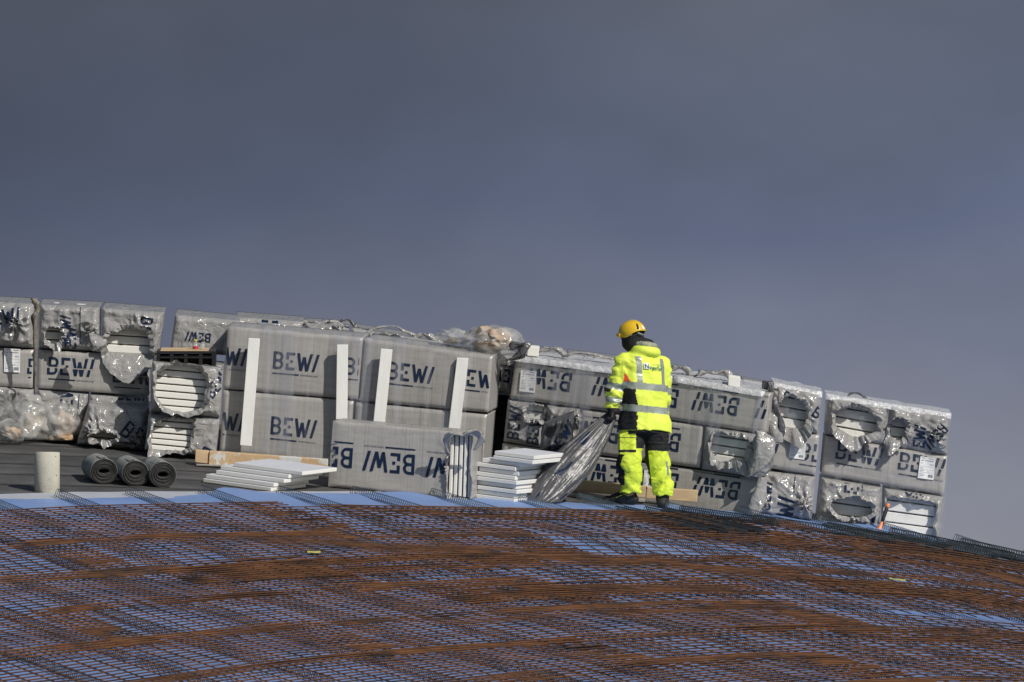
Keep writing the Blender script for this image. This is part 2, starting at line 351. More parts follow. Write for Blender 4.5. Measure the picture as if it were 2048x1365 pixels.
# ------------------------------------------------------------------ rusty welded mesh mats
PITCH = .165; PITQ = .132
def mat_mesh(p0, q0, L_, W_, rot, z, sag, seed):
    PITQ = .128 if p0+L_/2 < -2.5 else (.165 if p0+L_/2 < .5 else .215)
    """one welded mat: bars along p and along q, following the roof"""
    V = []; Fc = []
    c, s = math.cos(rot), math.sin(rot)
    def bar(a0, b0, a1, b1, dz):
        n = max(2, int(math.hypot(a1-a0, b1-b0)/.45)); base = len(V)
        tx = np.linspace(0, 1, n+1); a = a0+(a1-a0)*tx; b = b0+(b1-b0)*tx
        p = p0+a*c-b*s; q = q0+a*s+b*c
        x = p*CT+q*ST; y = 100+p*ST-q*CT
        zz = H(x, y)+z+dz+sag*vn(p*.8, q*.8, 0, seed)+.006*vn(p*3, q*3, 1, seed)
        r = .0060 if p0 < -4 else .0052
        ddx, ddy = x[-1]-x[0], y[-1]-y[0]; l = math.hypot(ddx, ddy); nx, ny = -ddy/l*r, ddx/l*r
        for i in range(n+1):
            V.append((x[i]+nx, y[i]+ny, zz[i])); V.append((x[i], y[i], zz[i]+r)); V.append((x[i]-nx, y[i]-ny, zz[i])); V.append((x[i], y[i], zz[i]-r))
        for i in range(n):
            for k in range(4):
                Fc.append((base+i*4+k, base+i*4+(k+1) % 4, base+i*4+4+(k+1) % 4, base+i*4+4+k))
    nA = int(W_/PITQ); nB = int(L_/PITCH)
    for i in range(nA+1): bar(-.02, i*PITQ, L_+.03, i*PITQ, .0105)
    for j in range(nB+1): bar(j*PITCH+.05, -.03, j*PITCH+.05, W_+.02, 0)
    return V, Fc
def visible(p, q, L_, W_):
    for a in (0, .5, 1):
        for b in (0, .5, 1):
            x, y = gp(p+a*L_, q+b*W_); u = CX+F*x/y; v = HY-F*(Hs(x, y)-ZC)/y
            if -60 < u < 2110 and v < 1400: return True
    return False
r2 = random.Random(11); ntot = 0
GM = 'rusty steel mesh mats laid over the blue sheet'
specs = []
row = 0; q = 1.12
while q < 19:
    p = -17+(row % 3)*1.55
    while p < 9:
        L_, W_ = 4.9, 2.28
        specs.append((p, q+r2.uniform(-.05, .05)+.17*max(0, p+L_/2+3), L_, W_, r2.uniform(-.012, .012)+(.165 if p > -2 else 0), .082+.004*((len(specs)) % 3)))
        p += 4.9-.36
    q += 1.92; row += 1
# spare mats lying in piles on top
for (p, q) in ((-2.6, 1.5), (.3, 3.0), (1.8, 3.6), (3.4, 4.3), (4.2, 4.6), (-.6, 7.4), (-6.0, 5.2), (-4.5, 7.6)):
    specs.append((p+r2.uniform(-.1, .1), q+r2.uniform(-.05, .05), r2.choice((4.9, 3.5, 3.0)), r2.choice((1.1, 1.4, .9)), r2.uniform(-.05, .05), .105+.012*(len(specs) % 3)))
def where(p, q, L_, W_):
    x, y = gp(p+L_/2, q+W_/2); return CX+F*x/y, HY-F*(Hs(x, y)-ZC)/y
mats_done = []
for k, (p, q, L_, W_, rot, z) in enumerate(specs):
    if not visible(p, q, L_, W_): continue
    V, Fc = mat_mesh(p, q, L_, W_, rot, z, .012, k)
    o = mesh('rebar_mat', V, Fc, M['rust'], smooth=False)
    mats_done.append((o, where(p, q, L_, W_), W_ < 2))
COLN = ['far left', 'left', 'left of centre', 'centre', 'right of centre', 'right', 'far right']
def place_words(items, what, cols=7):
    """label every item by its row from the back and its column, so that each label is its own"""
    seen = {}
    for o, (u, v), *rest in sorted(items, key=lambda t: (t[1][1], t[1][0])):
        c = min(cols-1, max(0, int(u/2048*cols))); r = v
        seen.setdefault(c, []).append((o, u, v) + tuple(rest))
    return seen
ordn = ['first', 'second', 'third', 'fourth', 'fifth', 'sixth', 'seventh', 'eighth', 'ninth', 'tenth', 'eleventh', 'twelfth', 'thirteenth', 'fourteenth', 'fifteenth', 'sixteenth', 'seventeenth', 'eighteenth', 'nineteenth', 'twentieth']
for flag in (False, True):
    its = [m for m in mats_done if m[2] == flag]
    for c, lst in place_words(its, 'mat').items():
        for i, (o, u, v, _) in enumerate(lst):
            if flag: lab = 'spare rusty mesh mat lying doubled, %s, %s from the back' % (COLN[c], ordn[i])
            else: lab = 'rusty welded mesh mat on blue sheet, %s, %s from the back' % (COLN[c], ordn[i])
            tag(o, lab, 'steel mesh', GM)

# ------------------------------------------------------------------ wire bar spacers
def spacer_data(L_, hgt=.072, step=.046, seed=0, rr=.0030):
    b = MB(); w = .026
    b.tube([(0, 0, hgt), (L_, 0, hgt)], rr*1.1, 4)
    b.tube([(0, -w, .006), (L_, -w, .006)], rr, 4); b.tube([(0, w, .006), (L_, w, .006)], rr, 4)
    n = int(L_/step)
    for i in range(n+1):
        x = i*step+.004
        b.tube([(x, -w*1.15, .0), (x, -w*.5, hgt*.75), (x, 0, hgt+.004), (x, w*.5, hgt*.75), (x, w*1.15, .0)], rr*1.15, 4, 0, True)
    return b
sp_proto = spacer_data(2.4).build('bar_spacer', M['galv']); sp_proto2 = spacer_data(2.4, seed=1).build('bar_spacer', M['galv2'])
sp3 = spacer_data(2.4, rr=.0046).build('bar_spacer', material('dark grey wire', (.030, .040, .048), .5, .4, 9, metal=.3)); spm3 = sp3.data; bpy.data.objects.remove(sp3)
spm = sp_proto.data; spm2 = sp_proto2.data
bpy.data.objects.remove(sp_proto); bpy.data.objects.remove(sp_proto2)
def lay(me, a, b, label, group, zoff=0.02, roll=0.0):
    """lay a spacer on the roof from plan point a towards b"""
    a = Vector(a); b = Vector(b); x = (b-a).normalized(); up = Vector((0, 0, 1)); y = up.cross(x).normalized(); z = x.cross(y)
    m = Matrix((x, y, z)).transposed()
    if roll: m = m @ Matrix.Rotation(roll, 3, 'X')
    o = bpy.data.objects.new('bar_spacer', me); C.objects.link(o)
    o.matrix_world = Matrix.Translation(a) @ m.to_4x4()
    tag(o, label, 'rebar spacer', group); return o
r3 = random.Random(5); spitems = []
p = -11.2; col = 0
ends = []
while p < 6.4:
    q = -.18+r3.uniform(-.08, .08)+(.25 if p > 1.4 else 0)
    while q < 16:
        L_ = 2.4
        a = gp(p+r3.uniform(-.05, .05), q); bb = gp(p+r3.uniform(-.05, .05), q+L_)
        A = Vector((a[0], a[1], Hs(*a)+.018)); B = Vector((bb[0], bb[1], Hs(*bb)+.018)); mid = (A+B)/2
        u = CX+F*mid.x/mid.y; v = HY-F*(mid.z-ZC)/mid.y
        ua = CX+F*A.x/A.y; va = HY-F*(A.z-ZC)/A.y
        if (-60 < u < 2110 or -20 < ua < 2070) and va < 1375:
            # follow the sag of the roof at the middle of the piece
            dz = Hs(mid.x, mid.y)+.018-mid.z
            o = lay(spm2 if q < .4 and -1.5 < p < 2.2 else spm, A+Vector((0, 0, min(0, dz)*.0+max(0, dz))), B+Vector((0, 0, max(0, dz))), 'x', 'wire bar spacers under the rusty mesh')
            spitems.append((o, (u, v), col, q < .4, ua))
        q += L_+r3.uniform(-.05, .1)
    p += .80; col += 1
colns = {}
for o, (u, v), c, first, ua in spitems: colns.setdefault(c, []).append((v, o, first, ua))
cols_sorted = sorted(colns)
for ci, c in enumerate(cols_sorted):
    for i, (v, o, first, ua) in enumerate(sorted(colns[c], key=lambda t: t[0])):
        if first: o['label'] = 'grey wire bar spacer jutting onto the bare blue strip, %s from the left' % ordn[min(ci, 19)] if ci < 20 else 'grey wire bar spacer at the far right'
        else: o['label'] = 'grey wire bar spacer under the mesh, %s line from the left, %s piece down' % (ordn[min(ci, 19)] if ci < 20 else 'last', ordn[i])
# ------------------------------------------------------------------ the printed logo
def arc(cx, cy, ro, ri, a0, a1, n=9):
    out = []
    for i in range(n):
        u, w = a0+(a1-a0)*i/n, a0+(a1-a0)*(i+1)/n
        out.append([(cx+ri*math.cos(u), cy+ri*math.sin(u)), (cx+ro*math.cos(u), cy+ro*math.sin(u)), (cx+ro*math.cos(w), cy+ro*math.sin(w)), (cx+ri*math.cos(w), cy+ri*math.sin(w))])
    return out
def rect(x0, y0, x1, y1): return [(x0, y0), (x1, y0), (x1, y1), (x0, y1)]
def stroke(x0, y0, x1, y1, w): return [(x0-w/2, y0), (x0+w/2, y0), (x1+w/2, y1), (x1-w/2, y1)]
hp = math.pi/2
GL = {'B': [rect(0, 0, .15, 1), rect(.15, .86, .29, 1), rect(.15, .43, .31, .57), rect(.15, 0, .31, .14)] + arc(.29, .715, .285, .145, -hp, hp) + arc(.31, .285, .285, .145, -hp, hp),
      'E': [rect(0, .60, .15, 1), rect(.15, .85, .50, 1), rect(0, 0, .15, .37), rect(.15, 0, .50, .15), rect(.24, .42, .39, .57)],
      'W': [stroke(.09, 1, .27, 0, .155), stroke(.27, 0, .44, .80, .155), stroke(.44, .80, .61, 0, .155), stroke(.61, 0, .84, 1, .155)],
      'I': [stroke(.08, 0, .32, 1, .155)]}
ADV = {'B': 0, 'E': .74, 'W': 1.34, 'I': 2.24}
BASE = [[(x+ADV[g_], y) for x, y in poly] for g_ in 'BEWI' for poly in GL[g_]]
LINE = [rect(0, -.28, 1.52, -.21)]
def clip(poly, ax, lo, hi):
    for sgn, lim in ((1, lo), (-1, hi)):
        out = []
        for i in range(len(poly)):
            a, b = poly[i], poly[(i+1) % len(poly)]
            da = sgn*(a[ax]-lim); db = sgn*(b[ax]-lim)
            if da >= 0: out.append(a)
            if (da >= 0) != (db >= 0):
                t = da/(da-db); out.append(tuple(a[k]+(b[k]-a[k])*t for k in (0, 1)))
        poly = out
        if len(poly) < 3: return []
    return poly
def dice(polys, cell):
    out = []
    for p in polys:
        x0 = min(a[0] for a in p); x1 = max(a[0] for a in p); y0 = min(a[1] for a in p); y1 = max(a[1] for a in p)
        for j in range(int(math.floor(y0/cell)), int(math.ceil(y1/cell))):
            pj = clip(p, 1, j*cell, (j+1)*cell)
            if len(pj) < 3: continue
            for i in range(int(math.floor(x0/cell)), int(math.ceil(x1/cell))):
                pi = clip(pj, 0, i*cell, (i+1)*cell)
                if len(pi) >= 3:
                    ar = sum(pi[k][0]*pi[(k+1) % len(pi)][1]-pi[(k+1) % len(pi)][0]*pi[k][1] for k in range(len(pi)))
                    if abs(ar) > 1e-6: out.append(pi)
    return out
LOGO = dice(BASE, .13); LINEP = dice(LINE, .2)
def split_logo(polys, gap=(.38, .46), shear=.06):
    out = []
    for p in polys:
        hi_ = clip(p, 1, gap[1], 9); lo_ = clip(p, 1, -9, gap[0])
        if len(hi_) > 2: out.append(hi_)
        if len(lo_) > 2: out.append([(x-.08, y) for x, y in lo_])
    return out
LOGO_GAP = split_logo(LOGO)
def text_polys(s, bold=0.0):
    cu = bpy.data.curves.new('t', 'FONT'); cu.body = s; cu.offset = bold; cu.resolution_u = 2; ob = bpy.data.objects.new('t', cu); C.objects.link(ob)
    dg = bpy.context.evaluated_depsgraph_get(); me = bpy.data.meshes.new_from_object(ob.evaluated_get(dg))
    out = [[(me.vertices[i].co.x, me.vertices[i].co.y) for i in p.vertices] for p in me.polygons]
    bpy.data.objects.remove(ob); bpy.data.curves.remove(cu); bpy.data.meshes.remove(me)
    return out
URL = text_polys('www.bewi.com')
uw = max(x for p in URL for x, y in p)
URLP = [[(1.60+x/uw*1.0, -.28+y*1.0/uw) for x, y in p] for p in URL]
TXT = {}
def txt(s):
    if s not in TXT: TXT[s] = text_polys(s)
    return TXT[s]

# ------------------------------------------------------------------ insulation packs
class Face:
    """front of a pack: four corners seen at photo pixels, standing at depth YL (left) .. YR (right)"""
    def __init__(s, q, YL, YR=None, disp=None):
        YR = YL if YR is None else YR
        s.TL, s.TR, s.BR, s.BL = P(*q[0], YL), P(*q[1], YR), P(*q[2], YR), P(*q[3], YL)
        s.W = (s.TR-s.TL).length; s.H = (s.TL-s.BL).length; s.q = q
        s.n = Vector((0, -1, 0)); s.disp = disp or (lambda u, v: 0*u)
        s.A = [np.array(k) for k in (s.TL, s.TR, s.BR, s.BL)]
    def uv(s, px, py):
        (ax, ay), (bx, by), _, (dx, dy) = s.q
        e1 = (bx-ax, by-ay); e2 = (dx-ax, dy-ay); det = e1[0]*e2[1]-e1[1]*e2[0]
        qx, qy = px-ax, py-ay
        return (qx*e2[1]-qy*e2[0])/det, 1-(e1[0]*qy-e1[1]*qx)/det
    def pos(s, u, v, extra=0.0, flat=False):
        u = np.asarray(u, float); v = np.asarray(v, float)
        U = u[..., None]; Vv = v[..., None]
        p = s.A[0]*(1-U)*Vv+s.A[1]*U*Vv+s.A[2]*U*(1-Vv)+s.A[3]*(1-U)*(1-Vv)
        d = 0 if flat else s.disp(u, v)
        p = p + np.array([0, -1.0, 0])*(d+extra+0*u)[..., None]
        return p
def print_polys(fc, polys, px, py, hpx, rot=0, keep=None, extra=.004, mir=False):
    """polys in logo units -> on the face; (px,py) = photo pixel of the logo's origin (baseline start)"""
    u0, v0 = fc.uv(px, py); h = hpx/205.0; c, s = math.cos(rot), math.sin(rot)
    V = []; Fs = []
    for p in polys:
        us = []; 
        for x, y in p:
            if mir: x = -x
            a, b = x*h, y*h
            us.append((u0+(a*c-b*s)/fc.W, v0+(a*s+b*c)/fc.H))
        cu = sum(a for a, b in us)/len(us); cv = sum(b for a, b in us)/len(us)
        if not (0.012 < cu < .988 and .02 < cv < .98): continue
        if keep and not keep(cu, cv): continue
        b0 = len(V); V += [(min(max(a, .002), .998), min(max(b, .004), .996)) for a, b in us]; Fs.append(tuple(range(b0, b0+len(us))))
    if not V: return None
    arr = np.array(V); return fc.pos(arr[:, 0], arr[:, 1], extra), Fs
def rounding(u, v, W, Hh, r):
    e = np.minimum(np.minimum(u, 1-u)*W, np.minimum(v, 1-v)*Hh)
    return -r*np.clip(1-e/r, 0, 1)**2
def depth_vec(fc, dep):
    x, y = float(fc.BL[0]+fc.BR[0])/2, float(fc.BL[1]+fc.BR[1])/2
    sl = max(.05, Hs(x, y+.6)-Hs(x, y-.0)) if y < 101 else max(.05, (Hs(x, y)-Hs(x, y-.6))/.6)
    yaw = (fc.BR[1]-fc.BL[1])/max(.1, (fc.BR[0]-fc.BL[0]))
    d = np.array([-yaw*.9, 1.0, min(sl, .14)]); return d/np.linalg.norm(d)*dep
def walls(fc, border, dep, seed, amp=.012):
    """side walls of the wrapping, from the border ring of the front back to the rear"""
    dv = depth_vec(fc, dep); rows = 7; n = len(border)
    V = [border]
    for k in range(1, rows):
        t = k/(rows-1); ring = border+dv*t
        nzx = amp*vn(ring[:, 0]*9, ring[:, 1]*9, ring[:, 2]*9, seed)*math.sin(math.pi*min(1, t*1.2))
        ring = ring+np.stack([nzx*0, nzx*0, nzx], -1); V.append(ring)
    V = np.concatenate(V); Fc = []
    for k in range(rows-1):
        for i in range(n):
            Fc.append((k*n+i, k*n+(i+1) % n, (k+1)*n+(i+1) % n, (k+1)*n+i))
    Fc.append(tuple((rows-1)*n+i for i in range(n)))
    return V, Fc
def pack(q, Y, label, kind='side', prints=(), dep=.6, seed=0, group='grey film wrapped insulation packs', hole=None, amp=None, lip=None,
         boards=6, mat=None, bdir='h', cat='insulation pack', name='insulation_pack', sheet=None, knot=None, bulge=.012, transl=False):
    YL, YR = Y if isinstance(Y, tuple) else (Y, None)
    g_ = 1.1; q = [(q[0][0]+g_, q[0][1]+g_*.7), (q[1][0]-g_, q[1][1]+g_*.7), (q[2][0]-g_, q[2][1]-g_*.7), (q[3][0]+g_, q[3][1]-g_*.7)]
    fc = Face(q, YL, YR); W, Hh = fc.W, fc.H
    am = amp if amp is not None else (.006 if kind == 'side' else .045)
    if kind == 'side':
        def disp(u, v):
            x, y = u*W, v*Hh
            return bulge*np.sin(np.pi*np.clip(u, 0, 1))*np.sin(np.pi*np.clip(v, 0, 1))+am*fbm(x*5, y*2.5, seed, seed, 2)+.0022*fbm(x*45, y*1.2, seed, seed+9, 2)+rounding(u, v, W, Hh, .022)
    else:
        def disp(u, v):
            x, y = u*W, v*Hh
            e = np.clip(np.minimum(np.minimum(u, 1-u)*W, np.minimum(v, 1-v)*Hh)/.05, 0, 1)
            d = am*1.1*crease(x*3.4, y*3.4, seed, 3)*e+.5*am*e+.22*am*fbm(x*14, y*14, seed, seed+7, 2)*e+rounding(u, v, W, Hh, .03)
            if knot:
                for (ku, kv, kr, ka) in knot:
                    rr = np.sqrt(((u-ku)*W)**2+((v-kv)*Hh)**2)/kr; th = np.arctan2((v-kv)*Hh, (u-ku)*W)
                    d = d+ka*np.exp(-rr*rr)*(1+.45*np.sin(th*9+3*vn(rr*3, th, 0, seed)))
            return d
    fc.disp = disp
    root = empty(name, tuple((fc.BL+fc.BR)/2), label, cat, group)
    mf = mat or (M['film'] if kind == 'side' else M['filmc'])
    if hole is None:
        cs = .022 if kind == 'side' else .0125
        nu = max(8, int(W/cs)); nv = max(6, int(Hh/cs))
        U, Vv = np.meshgrid(np.linspace(0, 1, nu+1), np.linspace(0, 1, nv+1), indexing='ij')
        G = fc.pos(U, Vv); V = G.reshape(-1, 3); uvs = np.stack([U*W+seed*.37, Vv*Hh+seed*.21], -1).reshape(-1, 2)
        Fc = [(a, b, c, d) for (a, b, c, d) in grid(None, nu, nv)]
        bi = [i*(nv+1) for i in range(nu+1)]+[nu*(nv+1)+j for j in range(1, nv+1)]+[i*(nv+1)+nv for i in range(nu-1, -1, -1)]+[j for j in range(nv-1, 0, -1)]
        border = V[bi]
        Vb, Fb = walls(fc, border, dep, seed); n0 = len(V)
        V = np.concatenate([V, Vb]); uvb = np.stack([Vb[:, 0]+seed, Vb[:, 2]+Vb[:, 1]], -1)
        Fc = Fc+[tuple(i+n0 for i in reversed(f)) for f in Fb]
        o = mesh('film_wrapping', V, Fc, [mf, M['ink'], M['inkpale']], None, None, np.concatenate([uvs, uvb])); under(o, root)
        keep = None
    else:
        cu, cv, ru, rv = hole[:4]; pw = hole[4] if len(hole) > 4 else 2.0
        N = 150; nr = 16
        # border parameter points, corners included
        per = []
        for (a, b, c, d, n) in ((0, 0, 1, 0, int(N*W/(2*W+2*Hh))), (1, 0, 1, 1, int(N*Hh/(2*W+2*Hh))), (1, 1, 0, 1, int(N*W/(2*W+2*Hh))), (0, 1, 0, 0, int(N*Hh/(2*W+2*Hh)))):
            for k in range(n): per.append((a+(c-a)*k/n, b+(d-b)*k/n))
        per = np.array(per); N = len(per)
        ph = np.arctan2((per[:, 1]-cv)*Hh, (per[:, 0]-cu)*W)
        irr = 1+.13*vn(np.cos(ph)*1.6+seed, np.sin(ph)*1.6, 0, seed)+.05*vn(np.cos(ph)*6, np.sin(ph)*6+seed, 0, seed)
        cc, ss = np.abs(np.cos(ph)), np.abs(np.sin(ph))
        rad = 1/((cc/(ru*W))**pw+(ss/(rv*Hh))**pw)**(1/pw)*irr
        rim = np.stack([cu+rad*np.cos(ph)/W, cv+rad*np.sin(ph)/Hh], -1)
        rim = np.clip(rim, .015, .985)
        colr = (lip or {}).get('rise', .05)
        base_disp = disp
        def disp2(u, v, base_disp=base_disp):
            p_ = np.arctan2((v-cv)*Hh, (u-cu)*W); r_ = np.hypot((v-cv)*Hh, (u-cu)*W)
            rd = 1/((np.abs(np.cos(p_))/(ru*W))**pw+(np.abs(np.sin(p_))/(rv*Hh))**pw)**(1/pw)
            gth = np.exp(-np.clip(r_/rd-1, 0, 9)/.22)
            e = np.clip(np.minimum(np.minimum(u, 1-u)*W, np.minimum(v, 1-v)*Hh)/.04, 0, 1)
            return base_disp(u, v)+gth*e*(colr+.030*vn(np.cos(p_)*4.5, np.sin(p_)*4.5, r_*5, seed)+.016*vn(np.cos(p_)*11, np.sin(p_)*11, r_*5, seed+1))
        fc.disp = disp2
        V = []; UV = []
        for k in range(nr+1):
            t = k/nr; pt = per*(1-t)+rim*t
            V.append(fc.pos(pt[:, 0], pt[:, 1])); UV.append(pt*np.array([W, Hh]))
        # lip: film standing off the opening and hanging over
        lp = dict(base=.045, flap=.0, ang=-90, wid=45, out=.7, K=9, drop=.5); lp.update(lip or {})
        dang = np.abs((np.degrees(ph)-lp['ang']+180) % 360-180)
        Ln = lp['base']*(1+.5*vn(np.cos(ph)*2.3, np.sin(ph)*2.3, 4.0, seed+5))+lp['flap']*np.clip(1-dang/lp['wid'], 0, 1)**lp.get('pow', 1.0)
        r0 = V[-1]; dirr = np.stack([np.cos(ph), 0*ph, np.sin(ph)], -1)
        K = lp['K']
        for k in range(1, K+1):
            t = k/K
            off = np.stack([0*ph, -Ln*lp['out']*t*(1-.35*t), 0*ph], -1)+dirr*(Ln*(lp.get('rad', .55)*t))[:, None]+np.stack([0*ph, 0*ph, -lp['drop']*Ln*t*t], -1)
            wr = (.030*vn(np.cos(ph)*3, np.sin(ph)*3, t*1.5, seed+2)+.014*vn(np.cos(ph)*8, np.sin(ph)*8, t*2, seed+3))*min(1, t*2)
            off = off+dirr*wr[:, None]+np.stack([0*ph, -wr*.6, 0*ph], -1)
            V.append(r0+off); UV.append(UV[nr]+np.array([0, .03*k]))
        nR = len(V); V = np.concatenate(V); UV = np.concatenate(UV)
        Fc = [(k*N+i, k*N+(i+1) % N, (k+1)*N+(i+1) % N, (k+1)*N+i) for k in range(nR-1) for i in range(N)]
        border = V[:N]; Vb, Fb = walls(fc, border, dep, seed); n0 = len(V)
        V = np.concatenate([V, Vb]); UV = np.concatenate([UV, np.stack([Vb[:, 0], Vb[:, 2]], -1)])
        Fc += [tuple(i+n0 for i in f[::-1]) for f in Fb]
        o = mesh('film_wrapping', V, Fc, [mf, M['ink'], M['inkpale']], None, None, UV); under(o, root)
        def keep(a, b):
            p_ = math.atan2((b-cv)*Hh, (a-cu)*W); r_ = math.hypot((b-cv)*Hh, (a-cu)*W)
            rd = 1/((abs(math.cos(p_))/(ru*W))**pw+(abs(math.sin(p_))/(rv*Hh))**pw)**(1/pw)
            return r_ > rd*1.15
        dv = depth_vec(fc, dep*.9); cl_ = .03
        for k in range(boards):
            m0, m1 = k/boards, (k+1)/boards
            if bdir == 'v' and m0 < .815: continue
            g_ = .007/(Hh if bdir == 'h' else W)
            off = r2.uniform(-.012, .012)
            def cor(u, v): return fc.pos(np.array(u), np.array(v), -.035+off, True)
            if bdir == 'h': ps_ = [cor(.025, m0+g_), cor(.975, m0+g_), cor(.975, m1-g_), cor(.025, m1-g_)]
            else: ps_ = [cor(m0+g_, .03), cor(m1-g_, .03), cor(m1-g_, .97), cor(m0+g_, .97)]
            p8 = [ps_[0], ps_[1], ps_[1]+dv, ps_[0]+dv, ps_[3], ps_[2], ps_[2]+dv, ps_[3]+dv]
            b = MB(); b.hexa(p8); ob = b.build('insulation_board', M['eps']); bevel(ob, .007, 2); under(ob, root)
    # prints: part of the film mesh's surface, in ink
    VV = []; FF = []; FM = []
    for pr in prints:
        t, x, y, h = pr[:4]; rot = pr[4] if len(pr) > 4 else 0
        opts = pr[5] if len(pr) > 5 else ''
        # baseline follows the slope of the face already (u axis)
        if t == 'logo':
            sets = [(LOGO_GAP if 'g' in opts else LOGO, 1)]
            if 'n' not in opts: sets += [(LINEP, 1), (URLP, 2)]
        elif t == 'line': sets = [([rect(0, 0, pr[6], .07)], 1)]
        else: sets = [(txt(t), 1)]
        for polys, mi_ in sets:
            if t == 'line': polys = dice(polys, .25)
            res = print_polys(fc, polys, x, y, h, rot, keep, .0045 if kind == 'side' else .007)
            if res:
                b0 = len(VV); VV += res[0].tolist(); FF += [tuple(i+b0 for i in f) for f in res[1]]; FM += [mi_]*len(res[1])
    if VV:
        me = o.data; oldV = [tuple(v.co) for v in me.vertices]; oldF = [tuple(p.vertices) for p in me.polygons]
        nV = len(oldV); uv0 = np.zeros(len(me.loops)*2); me.uv_layers[0].data.foreach_get('uv', uv0)
        vi = np.zeros(len(me.loops), np.int32); me.loops.foreach_get('vertex_index', vi)
        uvv = np.zeros((nV+len(VV), 2)); uvv[vi] = uv0.reshape(-1, 2)
        newF = oldF+[tuple(i+nV for i in f) for f in FF]
        sm = [True]*len(oldF)+[True]*len(FF)
        o2 = mesh('film_wrapping', oldV+VV, newF, [mf, M['ink'], M['inkpale']], None, [0]*len(oldF)+FM, uvv, sm)
        bpy.data.objects.remove(o); bpy.data.meshes.remove(me); o = o2; o.name = 'film_wrapping'; under(o, root)
    if sheet: paper(fc, sheet, root)
    return root, fc
def paper(fc, q, root, off=.02):
    """white data sheet stuck on the pack: paper, text lines, CE mark and bar code"""
    def pt(a, b, e):
        px_ = q[0][0]*(1-a)*b+q[1][0]*a*b+q[2][0]*a*(1-b)+q[3][0]*(1-a)*(1-b)
        py_ = q[0][1]*(1-a)*b+q[1][1]*a*b+q[2][1]*a*(1-b)+q[3][1]*(1-a)*(1-b)
        u, v = fc.uv(px_, py_); return fc.pos(np.array(u), np.array(v), off+e+.004*math.sin(a*5+b*3), True)
    b = MB(); n = 6
    V = [pt(i/n, j/n, 0) for i in range(n+1) for j in range(n+1)]; b.add(V, grid(None, n, n), 0)
    def box(x0, y0, x1, y1, m=1): b.add([pt(x0, y0, .0015), pt(x1, y0, .0015), pt(x1, y1, .0015), pt(x0, y1, .0015)], [(0, 1, 2, 3)], m)
    for (yy, x0, x1, h) in ((.93, .1, .35, .02), (.93, .55, .93, .02), (.83, .32, .9, .018), (.66, .65, .92, .02), (.70, .08, .2, .02), (.36, .08, .32, .014), (.33, .55, .7, .014), (.29, .08, .9, .008), (.56, .04, .96, .006), (.42, .04, .96, .006), (.2, .08, .4, .014), (.14, .08, .35, .014)):
        box(x0, yy, x1, yy+h, 1)
    x = .62
    rb = random.Random(3)
    while x < .92:
        w = rb.choice((.008, .014, .02)); box(x, .08, x+w, .22, 1); x += w+rb.choice((.01, .016))
    def tx(s, x0, y0, h):
        for p in txt(s):
            b.add([pt(x0+a*h*1.25, y0+c*h, .0015) for a, c in p], [tuple(range(len(p)))], 2)
    tx('100', .08, .80, .09); tx('CE', .1, .46, .09)
    ob = b.build('paper_label', [M['paper'], M['inkpale'], M['ink']]); under(ob, root)
def wrapfilm(q, Y, label, dep=.62, seed=1, amp=.010, off=.045, mat=None, top=2, group='clear stretch wrap over the pallets', strength=None):
    YL, YR = Y if isinstance(Y, tuple) else (Y, Y)
    fc = Face(q, YL-off, YR-off); W, Hh = fc.W, fc.H
    fc.disp = lambda u, v: amp*fbm(u*W*7, v*Hh*1.2, 0, seed, 3)+.006*fbm(u*W*30, v*Hh*4, 0, seed+4, 2)+rounding(u, v, W, Hh, .03)
    nu = int(W/.03); nv = int(Hh/.03)
    U, Vv = np.meshgrid(np.linspace(0, 1, nu+1), np.linspace(0, 1, nv+1), indexing='ij')
    V = fc.pos(U, Vv).reshape(-1, 3); UV = np.stack([U*W+seed, Vv*Hh], -1).reshape(-1, 2); Fc = grid(None, nu, nv)
    dv = depth_vec(fc, dep); rows = 8; fm = [0]*len(Fc); cen = V.mean(0)
    # left side, top, right side
    for side in ('L', 'T', 'R'):
        idx = {'L': [j for j in range(nv+1)], 'T': [i*(nv+1)+nv for i in range(nu+1)], 'R': [nu*(nv+1)+j for j in range(nv, -1, -1)]}[side]
        n = len(idx); b0 = len(V); add = []; au = []
        for k in range(rows):
            t = k/(rows-1); pts = V[idx]+dv*t
            if k: pts = pts+np.stack([0*pts[:, 0], 0*pts[:, 0], .010*vn(pts[:, 0]*12, pts[:, 1]*12, pts[:, 2]*8, seed)+(.006 if side == 'T' else 0)], -1)
            add.append(pts); au.append(np.stack([pts[:, 0]*1.0, pts[:, 1]+pts[:, 2]], -1))
        V = np.concatenate([V]+add); UV = np.concatenate([UV]+au)
        Fn = [(b0+k*n+i, b0+(k+1)*n+i, b0+(k+1)*n+i+1, b0+k*n+i+1) for k in range(rows-1) for i in range(n-1)]
        Fc = Fc+Fn; fm += [1 if side == 'T' and top > 1 else 0]*len(Fn)
    # the top edge, where film bunches and sun glare is painted in, is a band of its own
    if top:
        for f in range(nu*nv):
            j = f % nv
            if nv-1-j < top: fm[f] = 1
    o = mesh('stretch_wrap', V, Fc, [mat or M['wrap'], M['wraptop']], None, fm, UV)
    tag(o, label, 'stretch wrap', group); return o
def beam(name, q, Y, thick, mat, label=None, cat=None, group=None, YR=None, bw=.006, sl=.13):
    YR = Y if YR is None else YR
    f = [P(*q[3], Y), P(*q[2], YR), P(*q[1], YR), P(*q[0], Y)]   # BL BR TR TL
    d = Vector((0, thick, thick*sl))
    b = MB(); b.hexa([f[0], f[1], f[1]+d, f[0]+d, f[3], f[2], f[2]+d, f[3]+d])
    o = b.build(name, mat); bevel(o, bw, 2)
    if label: tag(o, label, cat, group)
    return o

R180 = math.pi; R90 = hp
YS = 102.35
G1 = 'insulation packs in the long row of pallets'
